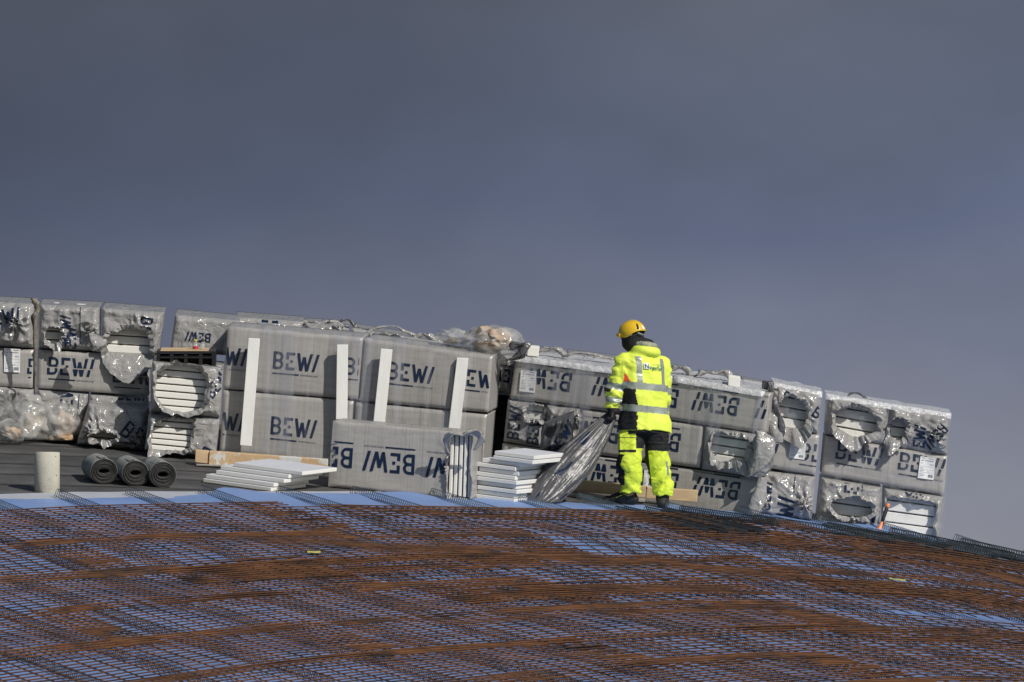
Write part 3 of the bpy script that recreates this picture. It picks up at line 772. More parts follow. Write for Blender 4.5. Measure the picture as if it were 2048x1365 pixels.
# ---- first stack, cut by the left edge
pack([(-60, 600), (70, 607), (68, 697), (-60, 690)], YS, 'crumpled glossy pack at the far left end, top of the leftmost stack', 'end', [('logo', -30, 655, 30, .2, 'n')], seed=3, amp=.07, group=G1, knot=[(.72, .5, .12, .08)])
pack([(-170, 690), (68, 699), (66, 777), (-170, 765)], YS, 'flat pack with white data sheet on it at the far left edge', 'side', [('logo', -84, 744, 30, 0, 'g'), ('logo', 58, 746, 30, 0, 'g')], seed=4, group=G1, sheet=[(9, 697), (41, 699), (41, 744), (9, 743)])
pack([(-60, 768), (68, 779), (66, 869), (-60, 860)], YS, 'wrinkled pack behind the clear bags at the far left edge', 'end', [('logo', -14, 842, 30, R90, '')], seed=5, amp=.04, group=G1)
# ---- second stack
pack([(78, 608), (200, 614), (200, 703), (77, 697)], YS, 'torn pack with upright lettering and a slit showing white boards, beside the twisted film knot', 'end', [('logo', 152, 716, 24, R90, 'n'), ('logo', 142, 688, 22, R90, 'n'), ('line', 161, 690, 24, R90, '', 3.2)], seed=6, amp=.05, hole=(.24, .30, .13, .19), lip=dict(base=.04, flap=.06, ang=-60, rise=.04), boards=5, group=G1, knot=[(.9, .42, .10, .12)])
pack([(203, 615), (329, 624), (318, 712), (203, 706)], YS, 'open pack with a pointed film flap hanging down over the pack below it', 'end', [('logo', 284, 634, 26, -R90-.1, 'n')], seed=7, amp=.05, hole=(.46, .22, .36, .33, 2.4), lip=dict(base=.07, flap=.30, ang=-90, wid=75, out=.55, rise=.06, rad=.75, drop=.15, K=16), boards=5, group=G1)
pack([(75, 699), (300, 712), (299, 793), (74, 777)], YS, 'flat ribbed pack under the pointed flap in the second stack from the left', 'side', [('logo', 97, 749, 36, 0, 'g'), ('logo', 228, 764, 36, 0, 'g')], seed=8, group=G1)
pack([(74, 779), (177, 788), (172, 868), (72, 860)], YS, 'wrinkled pack with a turned letter behind the right clear bag', 'end', [('logo', 146, 832, 26, R90, 'n'), ('line', 158, 840, 26, R90, '', 2.2)], seed=9, amp=.035, group=G1)
pack([(179, 789), (298, 796), (296, 885), (174, 876)], YS, 'half hidden pack low in the second stack behind the torn front pack', 'end', [('logo', 236, 800, 22, 0, 'n')], seed=10, amp=.03, group=G1)
yb = ray(220, 898)
pack([(176, 806), (300, 815), (290, 902), (152, 889)], yb, 'badly crumpled pack with a ragged slot, lying before the second stack', 'end', [('logo', 232, 868, 34, -.5, 'n'), ('line', 226, 884, 30, .0, '', 1.2)], seed=11, amp=.085, hole=(.38, .24, .20, .09), lip=dict(base=.05, flap=.05, ang=-90, rise=.03), boards=5, group=G1, knot=[(.9, .3, .13, .12), (.15, .3, .12, .07)])
# ---- third stack
pack([(349, 628), (480, 641), (478, 714), (339, 702)], YS+.1, 'smooth glossy pack behind the two small bottles', 'end', [('logo', 420, 668, 19, R180, 'n')], seed=12, amp=.022, group=G1)
pack([(303, 722), (447, 735), (441, 835), (299, 824)], ray(300, 912)-.1, 'wide open pack with a round film collar under the black crate', 'end', [('logo', 428, 800, 24, 1.0, 'n')], seed=13, amp=.05, hole=(.41, .50, .37, .45, 2.2), lip=dict(base=.11, flap=.03, ang=90, wid=80, out=.8, rise=.03, rad=.35, drop=.12), boards=7, group=G1)
pack([(296, 828), (440, 838), (432, 914), (288, 900)], ray(300, 912)-.1, 'open pack at the bottom beside the timber bearer, seven white boards showing', 'end', [('logo', 408, 890, 26, R180+1.25, 'n')], seed=14, amp=.03, hole=(.36, .47, .28, .44, 4.0), lip=dict(base=.05, flap=.05, ang=-150, wid=50, rise=.02), boards=6, group=G1)

# ---- centre pallets, wrapped and battened
YC = 101.95; YC2 = 101.55
GC = 'large packs on the two wrapped centre pallets'
pack([(454, 652), (727, 675), (717, 800), (446, 778)], (YC, YC-.15), 'large upper pack of the left wrapped pallet with full blue lettering', 'side', [('logo', 402, 726, 36), ('logo', 546, 738, 36), ('logo', 690, 750, 36)], seed=20, group=GC, dep=.5)
pack([(446, 780), (708, 802), (700, 934), (438, 905)], (YC, YC-.15), 'large lower pack of the left wrapped pallet, resting on the timber', 'side', [('logo', 397, 856, 36), ('logo', 541, 867, 36)], seed=21, group=GC, dep=.5)
pack([(729, 676), (986, 712), (978, 826), (719, 802)], (YC-.15, YC2), 'large upper pack of the right wrapped pallet between two battens', 'side', [('logo', 774, 760, 37), ('logo', 906, 774, 37)], seed=22, group=GC, dep=.5)
pack([(711, 804), (975, 829), (966, 948), (704, 922)], (YC-.15, YC2), 'large lower pack of the right wrapped pallet, half hidden by the pack lying in front', 'side', [], seed=23, group=GC, dep=.5)
wrapfilm([(450, 649), (655, 667), (640, 918), (438, 905)], (YC, YC-.1), 'milky stretch wrap around the left centre pallet', dep=.5, seed=2, top=0)
wrapfilm([(660, 668), (938, 696), (926, 925), (645, 918)], (YC-.1, YC2), 'milky stretch wrap around the right centre pallet', dep=.5, seed=5, top=0)
GB = 'white painted battens leaning on the wrapped pallets'
for q, lab in (([(497, 677), (520, 678), (503, 893), (480, 891)], 'longest white batten, leaning on the left end of the wrapped pallets'),
               ([(674, 690), (696, 690), (694, 900), (671, 898)], 'upright white batten in front of the join between the wrapped pallets'),
               ([(762, 698), (785, 700), (763, 912), (740, 908)], 'knotty white batten just left of the second large lettering'),
               ([(914, 716), (937, 717), (912, 925), (889, 922)], 'white batten at the right end of the wrapped pallets')):
    yb = YC-.09-.10*(q[0][0]-454)/270*(1 if q[0][0] < 727 else 1.25)-.10; f = [P(*q[3], yb), P(*q[2], yb), P(*q[1], yb+.0), P(*q[0], yb+.0)]
    th = Vector((0, .05, .005)); b = MB(); b.hexa([f[0], f[1], f[1]+th, f[0]+th, f[3], f[2], f[2]+th, f[3]+th])
    o = b.build('timber_batten', M['white_timber']); bevel(o, .004); tag(o, lab, 'batten', GB)
yb = ray(430, 936)
o = beam('timber_bearer', [(419, 903), (656, 920), (656, 943), (417, 931)], yb, .1, M['timber_old'], 'long timber bearer with flaking white paint under the left wrapped pallet', 'timber', YR=ray(600, 950)+.1)
o = beam('timber_block', [(391, 901), (418, 903), (417, 928), (390, 925)], yb+.02, .1, M['timber'], 'short square timber block at the left end of the painted bearer', 'timber')
o = beam('wood_offcut', [(392, 929), (482, 932), (482, 936), (392, 932)], yb-.03, .14, M['timber_grey'], 'thin grey slat beneath the left end of the painted bearer', 'timber')
# ---- packs showing over the centre pallets
GT = 'packs peeping over the wrapped centre pallets'
yk = 102.8
pack([(470, 633), (606, 643), (604, 740), (468, 730)], yk, 'back row pack showing a blue figure eight over the left wrapped pallet', 'end', [('logo', 556, 672, 34, R90, 'n'), ('line', 515, 646, 30, -R90, '', .6)], seed=30, amp=.03, group=GT)
pack([(608, 645), (700, 652), (698, 745), (606, 735)], yk, 'back row pack with creased dark film over the left wrapped pallet', 'end', [('logo', 672, 655, 22, 0, 'n')], seed=31, amp=.06, group=GT, knot=[(.8, .95, .12, .1)])
pack([(702, 655), (886, 684), (880, 770), (700, 745)], yk, 'torn back row pack with a white board edge showing on top', 'end', [], seed=32, amp=.07, hole=(.42, .90, .20, .11, 4), lip=dict(base=.05, rise=.03, flap=.03, ang=90), boards=5, group=GT)
pack([(1062, 700), (1132, 706), (1130, 790), (1060, 780)], 102.4, 'small creased pack top behind the wrapped row, right of the clear bag', 'end', [], seed=33, amp=.05, group=GT)
pack([(1134, 706), (1238, 718), (1236, 800), (1132, 790)], 102.4, 'pack top with one slanted blue stroke, behind the worker at his left', 'end', [('logo', 1160, 718, 30, -.9, 'n')], seed=34, amp=.04, group=GT)
pack([(1326, 732), (1381, 741), (1380, 800), (1324, 790)], 102.2, "torn pack corner peeping out just right of the worker's shoulder", 'end', [], seed=35, amp=.06, group=GT, knot=[(.8, .7, .1, .06)])
pack([(1398, 746), (1484, 757), (1482, 830), (1396, 820)], 102.2, 'pack top with film bow, midway between worker and twisted strap', 'end', [('logo', 1440, 762, 20, .1, 'n')], seed=36, amp=.05, group=GT)
pack([(1484, 757), (1641, 784), (1638, 850), (1482, 830)], 102.6, 'pale long pack top behind the twisted film strap', 'end', [], seed=37, amp=.02, group=GT)
pack([(1685, 791), (1722, 796), (1720, 860), (1683, 850)], 102.9, 'tiny film corner with a blue figure three over the last stack', 'end', [('logo', 1722, 812, 20, R90, 'n')], seed=38, amp=.04, group=GT)

# ---- wrapped row behind the worker
Y0, Y1 = 102.0, 101.0
def yr(x): return Y0+(Y1-Y0)*(x-1010)/530
def rq(q): return (yr((q[0][0]+q[3][0])/2), yr((q[1][0]+q[2][0])/2))
GR = 'packs in the wrapped row behind the worker'
def inv(x, y, h=38, o='g'): return ('logo', x, y, h, R180, o)
q = [(1030, 713), (1284, 746), (1279, 832), (1019, 797)]
pack(q, rq(q), 'upside down lettered pack with data sheet, top left of the wrapped row', 'side', [inv(1142, 747), inv(1276, 764)], seed=40, group=GR, sheet=[(1042, 741), (1073, 744), (1069, 786), (1038, 783)])
q = [(1287, 747), (1542, 786), (1532, 868), (1282, 832)]
pack(q, rq(q), 'upside down lettered pack, top right of the wrapped row', 'side', [inv(1356, 780), inv(1478, 797), inv(1606, 814)], seed=41, group=GR)
q = [(1015, 798), (1090, 808), (1084, 896), (1006, 884)]
pack(q, rq(q), 'torn narrow pack with white board ends, left end of the wrapped row', 'end', [('logo', 1036, 880, 26, R90, 'n'), ('logo', 1074, 890, 26, R90, 'n')], seed=42, amp=.05, hole=(.75, .78, .24, .17, 4), lip=dict(base=.04, rise=.03), boards=5, group=GR)
q = [(1092, 808), (1161, 818), (1155, 905), (1087, 896)]
pack(q, rq(q), 'baggy crumpled pack above the dragged film sheet', 'end', [inv(1138, 838, 28, 'n'), inv(1212, 840, 28, 'n')], seed=43, amp=.06, group=GR, knot=[(.9, .75, .1, .1)])
q = [(1163, 818), (1407, 851), (1400, 937), (1157, 905)]
pack(q, rq(q), 'upside down lettered pack at hip height behind the worker', 'side', [inv(1238, 851), inv(1360, 868)], seed=44, group=GR, sheet=[(1197, 861), (1206, 862), (1198, 892), (1184, 889)])
q = [(1410, 851), (1532, 869), (1520, 957), (1402, 939)]
pack(q, rq(q), 'half open pack behind stretched clear film in the wrapped row', 'end', [('logo', 1472, 928, 24, -.25, 'n')], seed=45, amp=.045, hole=(.44, .60, .30, .34, 3), lip=dict(base=.05, flap=.14, ang=-20, wid=60, rise=.03, drop=.9), boards=5, group=GR)
q = [(1004, 886), (1270, 922), (1263, 1006), (997, 968)]
pack(q, rq(q), 'bottom pack of the wrapped row resting behind the raw timber', 'side', [inv(1262, 936)], seed=46, group=GR)
q = [(1273, 923), (1521, 957), (1508, 1038), (1266, 1006)]
pack(q, rq(q), "bottom pack of the wrapped row by the worker's right boot", 'side', [inv(1356, 948), inv(1480, 965)], seed=47, group=GR, sheet=[(1289, 940), (1306, 942), (1303, 975), (1286, 972)])
wrapfilm([(1026, 710), (1345, 752), (1336, 905), (1008, 868)], rq([(1026, 710), (1345, 752), (1336, 905), (1008, 868)]), 'bluish stretch wrap over the left half of the wrapped row', seed=8)
wrapfilm([(1348, 752), (1530, 783), (1497, 950), (1336, 925)], rq([(1348, 752), (1530, 783), (1497, 950), (1336, 925)]), 'bluish stretch wrap over the right half of the wrapped row', seed=9)
yb = 101.25
beam('timber_plank', [(1147, 960), (1292, 974), (1290, 996), (1126, 981)], yb, .09, M['timber'], "raw spruce plank on the roof behind the worker's legs", 'timber', YR=101.05)
beam('timber_plank', [(1294, 975), (1396, 982), (1394, 1005), (1292, 997)], 101.04, .09, M['timber'], 'shorter raw spruce plank ending right of the worker', 'timber', YR=100.95)
beam('wood_offcut', [(1122, 988), (1290, 1000), (1290, 1005), (1120, 993)], 100.95, .12, M['timber_grey'], 'thin grey slat lying under the raw spruce plank', 'timber')
# ---- gap left of the row
pack([(985, 706), (1032, 712), (1024, 792), (979, 782)], 102.2, 'small crumpled lettered pack over the dark gap beside the wrapped row', 'end', [('logo', 1040, 742, 26, R180, '')], seed=50, amp=.06, group=G1)
pack([(972, 786), (1034, 792), (1020, 960), (962, 950)], 102.7, 'tall bale in plain black added to darken the gap below the clear bag', 'end', [], seed=51, amp=.03, group=None, mat=M['flat_black'], cat='shade block', name='gap_shade_block')  # black block added to stand for the shadow in the recess
# ---- last but one stack
YE = 101.3
GE = 'packs in the two rightmost stacks'
pack([(1550, 768), (1643, 786), (1638, 868), (1541, 852)], YE, 'opened pack beside the twisted film strap, boards showing at its middle', 'end', [('logo', 1562, 800, 22, -.35, 'n'), ('logo', 1620, 832, 24, -.5, 'n')], seed=60, amp=.05, hole=(.38, .38, .32, .36, 2.6), lip=dict(base=.06, flap=.14, ang=-70, wid=60, rise=.04, rad=.7, drop=.3), boards=4, group=GE)
pack([(1525, 853), (1640, 870), (1632, 951), (1518, 934)], YE, 'ribbed pack carrying a low hung data sheet, second stack from the right', 'side', [('logo', 1463, 910, 36, 0, 'g'), ('logo', 1600, 920, 36, 0, 'g')], seed=61, group=GE, sheet=[(1583, 878), (1613, 882), (1609, 920), (1577, 916)])
pack([(1521, 940), (1632, 953), (1624, 1046), (1512, 1030)], YE, 'crumpled pack with turned letters at the bottom, second stack from the right', 'end', [('logo', 1580, 1080, 33, R90, 'n'), ('line', 1588, 985, 30, R90, '', 1.6), ('logo', 1540, 1020, 22, R90, 'n')], seed=62, amp=.05, group=GE, knot=[(.85, .35, .12, .1), (.05, .2, .1, .07)])
pack([(1500, 1036), (1632, 1052), (1632, 1075), (1500, 1060)], YE+.1, 'low dark bearer pack in the shade beneath the second stack from the right', 'side', [], seed=63, mat=M['flat_black'], group=None, cat='bearer', name='dark_bearer')
# ---- last stack
YF = 101.75
pack([(1655, 791), (1779, 811), (1772, 891), (1650, 869)], YF, 'opened pack with a round torn mouth, top left of the last stack', 'end', [('logo', 1690, 812, 30, -1.7, 'n')], seed=70, amp=.055, hole=(.46, .44, .36, .36, 2.4), lip=dict(base=.09, flap=.12, ang=-95, wid=80, out=.7, rise=.05, rad=.5, drop=.2), boards=4, group=GE)
pack([(1782, 812), (1900, 830), (1896, 911), (1775, 892)], YF, 'half torn pack with a small opening, top right of the last stack', 'end', [('logo', 1846, 914, 24, R90, 'n'), ('logo', 1880, 846, 22, -2.2, 'n')], seed=71, amp=.05, hole=(.14, .45, .13, .30), lip=dict(base=.07, flap=.12, ang=-120, rise=.04), boards=4, group=GE, knot=[(.8, .5, .13, .07)])
pack([(1649, 871), (1896, 912), (1889, 991), (1642, 949)], YF, 'flat ribbed pack with data sheet in the middle of the last stack', 'side', [('logo', 1673, 918, 36, 0, 'g'), ('logo', 1798, 939, 36, 0, 'g')], seed=72, group=GE, sheet=[(1841, 913), (1871, 917), (1867, 960), (1835, 956)])
pack([(1642, 954), (1764, 974), (1760, 1064), (1632, 1048)], YF, 'crumpled pack behind the hammer, bottom left of the last stack', 'end', [('logo', 1714, 1012, 30, R90, 'n'), ('line', 1724, 984, 30, R90, '', .6), ('logo', 1684, 1040, 30, 0, 'n')], seed=73, amp=.06, hole=(.55, .45, .34, .22), lip=dict(base=.05, rise=.03, flap=.10, ang=80), boards=4, group=GE)
pack([(1768, 976), (1889, 993), (1880, 1080), (1764, 1066)], YF, 'opened pack with boards across its whole width, bottom right of the last stack', 'end', [('logo', 1810, 985, 22, -.7, 'n')], seed=74, amp=.03, hole=(.46, .38, .42, .44, 5), lip=dict(base=.035, rise=.02, flap=.06, ang=80), boards=4, group=GE)
wrapfilm([(1652, 787), (1903, 827), (1887, 1066), (1633, 1046)], YF, 'glossy stretch wrap tight around the last stack', seed=12, off=.03, mat=M['wrapclear'])
wrapfilm([(1546, 764), (1645, 784), (1634, 950), (1530, 934)], YE, 'glossy stretch wrap over the second stack from the right', seed=13, off=.02, mat=M['wrapclear'])
# ------------------------------------------------------------------ pack lying in front of the centre pallets
YP = ray(800, 992)
pack([(665, 841), (948, 866), (944, 1001), (655, 974)], (ray(660, 976), ray(944, 1003)), 'long pack lying before the wrapped pallets, upside down lettering, torn open at its right end', 'side',
     [('logo', 706, 897, 40, R180), ('logo', 829, 910, 40, R180), ('logo', 953, 922, 40, R180)], seed=80, dep=.5, hole=(.924, .49, .100, .50, 4.0),
     lip=dict(base=.028, flap=.07, ang=95, wid=40, rise=.012, out=.5, rad=.45, drop=.5), boards=30, bdir='v', group=G1)
# ------------------------------------------------------------------ loose white boards
def board_stack(corner, yaw, a, b, n, th, lab, jit, grp, tz=0, last=None):
    """boards lying on the roof; corner = nearest corner, a and b the side lengths away to the left and right"""
    x0, y0 = corner.x, corner.y
    dxl = Vector((-math.cos(yaw), math.sin(yaw), 0)); dxr = Vector((math.sin(yaw), math.cos(yaw), 0))
    def gz(d): return Hs(x0+d.x*.5, y0+d.y*.5)-Hs(x0, y0)
    dl = (dxl+Vector((0, 0, gz(dxl)*2))).normalized(); dr = (dxr+Vector((0, 0, gz(dxr)*2))).normalized()
    up = dr.cross(dl).normalized(); up = up if up.z > 0 else -up
    for k in range(n):
        jl, jr = jit(k); o = corner+up*(k*th+.006)+dl*jl+dr*jr
        A, B = a, b
        t = th-.005
        p = [o, o+dl*A, o+dl*A+dr*B, o+dr*B]
        m = MB(); m.hexa([p[0], p[3], p[2], p[1]]+[x+up*t for x in (p[0], p[3], p[2], p[1])])
        # shiplap rebate along the two near edges
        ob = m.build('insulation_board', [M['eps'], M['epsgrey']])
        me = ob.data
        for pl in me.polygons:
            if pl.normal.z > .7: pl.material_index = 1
        bevel(ob, .005); tag(ob, lab(k), 'foam board', grp)
c = on(542, 985)
nm = ['bottom', 'second from bottom', 'middle', 'second from top', 'top']
board_stack(c, math.radians(32), .80, .62, 5, .042, lambda k: 'thin white foam board, %s of the low pile before the painted bearer' % nm[k], lambda k: ((0.0, .02, -.02, .0, -.10)[k]*1-.05*k*.6, (.0, .03, .10, .16, .20)[k]), 'boards in the low loose pile')
c = on(1028, 1008)
board_stack(c, math.radians(28), .44, .62, 11, .044, lambda k: 'white foam board in the tall loose pile beside the dragged film, %s from the bottom' % ordn[k], lambda k: ((0, .02, -.015, .01, -.01, .02, .0, .03, -.02, -.16, -.16)[k], (0, .03, .01, .04, 0, .02, .05, .03, .06, .02, .04)[k]), 'boards in the tall loose pile')

# ------------------------------------------------------------------ dragged film sheet
HAND = P(1226, 830, 100.5)
def dragged():
    """sheet gathered in the hand and spreading to the roof; its outline follows two edges in space"""
    NU, NT = 170, 60
    yb0 = ray(1065, 1005)
    Lp = [(1219, 822), (1172, 856), (1130, 890), (1092, 928), (1058, 968), (1026, 1008)]
    Rp = [(1233, 834), (1220, 872), (1200, 912), (1178, 950), (1150, 980), (1122, 1004)]
    def at(lst, t):
        k = t*(len(lst)-1); i = min(len(lst)-2, int(k)); f = k-i
        return P(lst[i][0]*(1-f)+lst[i+1][0]*f, lst[i][1]*(1-f)+lst[i+1][1]*f, HAND.y+(yb0-HAND.y)*t)
    V = []; UV = []
    for j in range(NT+1):
        t = j/NT; l_ = at(Lp, t); r_ = at(Rp, t); c_ = (l_+r_)/2; ax = (r_-l_)/2; dp = .014+.11*math.sin(min(1, t*1.15)*math.pi*.55)
        for i in range(NU):
            a = 2*math.pi*i/NU; s = min(1, .35+t*1.6)
            fo = .45*float(vn(np.array(math.cos(a)*5), np.array(math.sin(a)*5), t*.8, 3))+.40*float(vn(np.array(math.cos(a)*13), np.array(math.sin(a)*13), t*.7, 4))
            e = 1+fo*s*.4
            p_ = c_+ax*(math.cos(a)*(1+fo*.12))+Vector((0, 1, .1))*(dp*math.sin(a)*e+.045*fo*s)
            p_ += Vector((.3, -1, .2))*(.03*float(crease(np.array(a*1.2+7), np.array(t*2.2), 5, 3)))*t
            zmin = Hs(p_.x, p_.y)+.004+.012*abs(math.sin(a*9))
            if p_.z < zmin: p_.z = zmin
            V.append(p_); UV.append((a*.2, t*.9))
    Fc = [(j*NU+i, j*NU+(i+1) % NU, (j+1)*NU+(i+1) % NU, (j+1)*NU+i) for j in range(NT) for i in range(NU)]
    Fc.append(tuple(NT*NU+i for i in range(NU)))
    fm = []
    for f in range(len(Fc)-1):
        i = f % NU; j = f//NU; x_, y_ = i/NU, j/NT
        s_ = float(vn(np.array(x_*30), np.array(y_*6), 0, 8))
        fm.append(1 if (s_ > .42 and (.2 < y_ < .34 or .5 < y_ < .66 or .86 < y_ < .95)) else 0)
    fm.append(0)
    o = mesh('film_sheet', V, Fc, [M['drag'], M['ink']], None, fm, UV)
    tag(o, 'long folded grey film sheet pulled up from the roof by the worker', 'plastic film')
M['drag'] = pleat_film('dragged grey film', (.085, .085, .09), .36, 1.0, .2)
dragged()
# baggy pack film rising behind it
pack([(1088, 846), (1150, 822), (1146, 905), (1078, 905)], 100.75, 'bunched film hump rising behind the dragged sheet', 'end', [('logo', 1108, 900, 22, .9, 'n')], seed=83, amp=.09, dep=.25, group=None, mat=M['drag'], cat='plastic film', name='film_bundle')

# twisted strap of film hanging in the last but one stack, and the knot on the far left
def ribbon(name, pts, w, mats, lab, cat, seed=0, tw=4.0):
    V = []; UV = []; n = len(pts); N = 10*(n-1)
    def cr(t):
        i = min(n-2, int(t)); f = t-i; p0 = pts[max(0, i-1)]; p1 = pts[i]; p2 = pts[i+1]; p3 = pts[min(n-1, i+2)]
        return .5*((2*p1)+(p2-p0)*f+(2*p0-5*p1+4*p2-p3)*f*f+(3*p1-p0-3*p2+p3)*f**3)
    K = 12
    for j in range(N+1):
        t = j/10; p_ = cr(min(t, n-1-1e-6)); ww = w[min(n-1, int(t))]*(1-(t-int(t)))+w[min(n-1, int(t)+1)]*(t-int(t)) if t < n-1 else w[-1]
        for k in range(K):
            a = 2*math.pi*k/K; r_ = ww*(1+.35*math.sin(a*3+t*tw)+.2*math.sin(a*5-t*3+seed))
            V.append(p_+Vector((math.cos(a)*r_, math.sin(a)*r_*.6, .25*r_*math.sin(a*2+t)))); UV.append((a*.1, t*.1))
    Fc = [(j*K+k, j*K+(k+1) % K, (j+1)*K+(k+1) % K, (j+1)*K+k) for j in range(N) for k in range(K)]
    Fc += [tuple(range(K-1, -1, -1)), tuple(N*K+k for k in range(K))]
    o = mesh(name, V, Fc, mats, None, None, UV); tag(o, lab, cat); return o
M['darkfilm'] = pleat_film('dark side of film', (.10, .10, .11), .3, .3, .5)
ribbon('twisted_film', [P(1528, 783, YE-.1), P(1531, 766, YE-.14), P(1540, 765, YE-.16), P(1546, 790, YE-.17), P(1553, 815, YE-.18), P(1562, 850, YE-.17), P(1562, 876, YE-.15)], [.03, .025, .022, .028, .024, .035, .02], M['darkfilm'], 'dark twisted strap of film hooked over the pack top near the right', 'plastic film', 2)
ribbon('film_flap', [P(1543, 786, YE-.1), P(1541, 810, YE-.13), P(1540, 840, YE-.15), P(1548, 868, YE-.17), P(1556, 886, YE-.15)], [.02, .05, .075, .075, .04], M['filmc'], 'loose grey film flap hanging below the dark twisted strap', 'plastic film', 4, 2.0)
ribbon('film_flap', [P(1516, 862, YR_ := 100.9), P(1526, 880, YR_), P(1530, 910, YR_), P(1518, 940, YR_), P(1502, 954, YR_)], [.03, .08, .10, .09, .05], M['filmc'], 'pale film flap hanging from the half open pack, right end of the wrapped row', 'plastic film', 6, 2.0)
ribbon('film_flap', [P(1524, 955, YR_), P(1519, 985, YR_), P(1514, 1015, YR_), P(1508, 1034, YR_)], [.04, .06, .07, .05], M['filmc'], 'low pale film flap at the bottom right corner of the wrapped row', 'plastic film', 7, 2.0)
M['knot'] = material('muddy twisted film', (.20, .18, .14), .5, .5, 20, .8, 30)
ribbon('film_knot', [P(66, 597, 102.0), P(72, 606, 102.0), P(74, 622, 102.0), P(70, 640, 102.0), P(71, 700, 102.05), P(70, 786, 102.1)], [.022, .032, .02, .03, .014, .012], M['knot'], 'muddy twisted film knot standing in the slot between the two leftmost stacks', 'plastic film', 1)
ribbon('film_flap', [P(182, 668, 102.0), P(190, 680, 101.95), P(196, 692, 101.93), P(190, 702, 101.93)], [.03, .06, .07, .035], M['filmc'], 'short film tuft hanging between the two top packs of the second stack', 'plastic film', 9, 2.0)

# ------------------------------------------------------------------ clear bags
def blob(name, cen, rad, seed, lab, grp, tan=(0, 0, 0), tr=(.6, .6, .6), amp=.28):
    root = empty(name, tuple(cen-Vector((0, 0, rad[2]*.9))), lab, 'plastic bag', grp)
    nu, nv = 72, 44; V = []; 
    for j in range(nv+1):
        th = math.pi*j/nv
        for i in range(nu):
            a = 2*math.pi*i/nu
            d = Vector((math.sin(th)*math.cos(a), math.sin(th)*math.sin(a), math.cos(th)))
            V.append(d)
    D = np.array(V)
    r_ = 1+amp*fbm(D[:, 0]*1.7+seed, D[:, 1]*1.7, D[:, 2]*1.7, seed, 2)+.10*crease(D[:, 0]*1.5+D[:, 1]*.6+seed, D[:, 2]*1.6-D[:, 1]*.5, seed, 3)
    Pn = D*r_[:, None]*np.array(rad)
    Pn[:, 2] = np.maximum(Pn[:, 2], -rad[2]*.72+.01*fbm(Pn[:, 0]*20, Pn[:, 1]*20, 0, seed))
    Fc = [(j*nu+i, (j+1)*nu+i, (j+1)*nu+(i+1) % nu, j*nu+(i+1) % nu) for j in range(nv) for i in range(nu)]
    o = mesh('bag_film', Pn+np.array(cen), Fc, M['bag']); under(o, root)
    # crumpled packing paper inside
    r2_ = 1+.5*fbm(D[:, 0]*2+seed, D[:, 1]*2, D[:, 2]*2, seed+3, 3)
    Pi = D*r2_[:, None]*np.array(rad)*np.array(tr)+np.array(cen)+np.array(tan)
    Pi[:, 2] = np.maximum(Pi[:, 2], cen.z-rad[2]*.70)
    o = mesh('packing_paper', Pi, Fc, M['bagtan']); under(o, root)
GBg = 'clear waste bags'
def bagat(px, py, w, h, base, **k):
    y = ray(px, base)-k.pop('near', 0); c_ = P(px, py, y+.12)
    blob('waste_bag', c_, (w/205/2, .26, h/205/1.72), **k)
bagat(118, 848, 92, 84, 888, seed=21, lab='round clear bag full of tan paper, right one of the floor bags', grp=GBg, tan=(.02, -.03, -.06), tr=(.72, .75, .7))
bagat(58, 845, 98, 86, 884, seed=22, lab='large clear crumpled bag between two others at the far left', grp=GBg, tan=(.02, 0, -.02), tr=(.62, .5, .5), near=.1)
bagat(14, 866, 72, 46, 886, seed=23, lab='low slumped clear bag touching the left edge of the photo', grp=GBg, tan=(.05, 0, .0), tr=(.45, .4, .4), near=.15)
blob('waste_bag', P(985, 686, 101.9), (.30, .26, .165), 25, 'clear bag of tan paper lying on top of the wrapped pallets', GBg, (.0, -.02, .03), (.62, .8, .75), .22)
blob('waste_bag', P(905, 676, 102.0), (.17, .2, .085), 26, 'limp empty clear bag left of the tan one, on top of the pallets', GBg, (.0, 0, -.03), (.4, .4, .3), .3)
ribbon('film_flap', [P(1022, 700, 101.7), P(1036, 688, 101.7), P(1050, 690, 101.7), P(1040, 712, 101.7), P(1012, 722, 101.7)], [.03, .06, .05, .045, .02], M['darkfilm'], 'dark film end trailing from the tan paper bag over the gap', 'plastic film', 3)

# small foam offcuts standing on the wrapped row
for q, lab in (([(1056, 693), (1079, 695), (1077, 714), (1054, 712)], 'small white foam block standing on the left end of the wrapped row'),
               ([(1457, 752), (1481, 756), (1479, 776), (1456, 772)], 'small white foam block standing on the right part of the wrapped row')):
    beam('foam_block', q, yr(q[0][0])-.0, .16, M['eps'], lab, 'foam block', 'foam blocks on the wrapped row')

# ------------------------------------------------------------------ black crate with tray and bottles
YK = ray(300, 912)-.02
root = empty('plastic_crate', tuple(P(375, 726, YK)), 'flat black plastic crate under the two bottles', 'crate')
b = MB()
def cbox(x0, y0, x1, y1, Yf, d, m=0):
    f = [P(x0, y1, Yf), P(x1, y1, Yf), P(x1, y0, Yf), P(x0, y0, Yf)]; dd = Vector((0, d, d*.1))
    b.hexa([f[0], f[1], f[1]+dd, f[0]+dd, f[3], f[2], f[2]+dd, f[3]+dd], m)
cbox(313, 703, 431, 707, YK, .40); cbox(313, 714, 431, 717, YK, .40); cbox(313, 731, 431, 735, YK, .40)
for x in (313, 340, 368, 398, 424): cbox(x, 707.4, x+7, 713.6, YK+.005, .03); cbox(x, 717.4, x+7, 730.6, YK+.005, .03)
cbox(315, 707.5, 429, 730.5, YK+.30, .02)
cbox(313, 707.4, 318, 730.6, YK+.04, .34); cbox(426, 707.4, 431, 730.6, YK+.04, .34)
o = b.build('crate_body', M['black']); under(o, root)
b = MB(); cbox(321, 700.4, 417, 702.6, YK+.0, .38); o = b.build('plywood_tray', M['timber']); under(o, root)
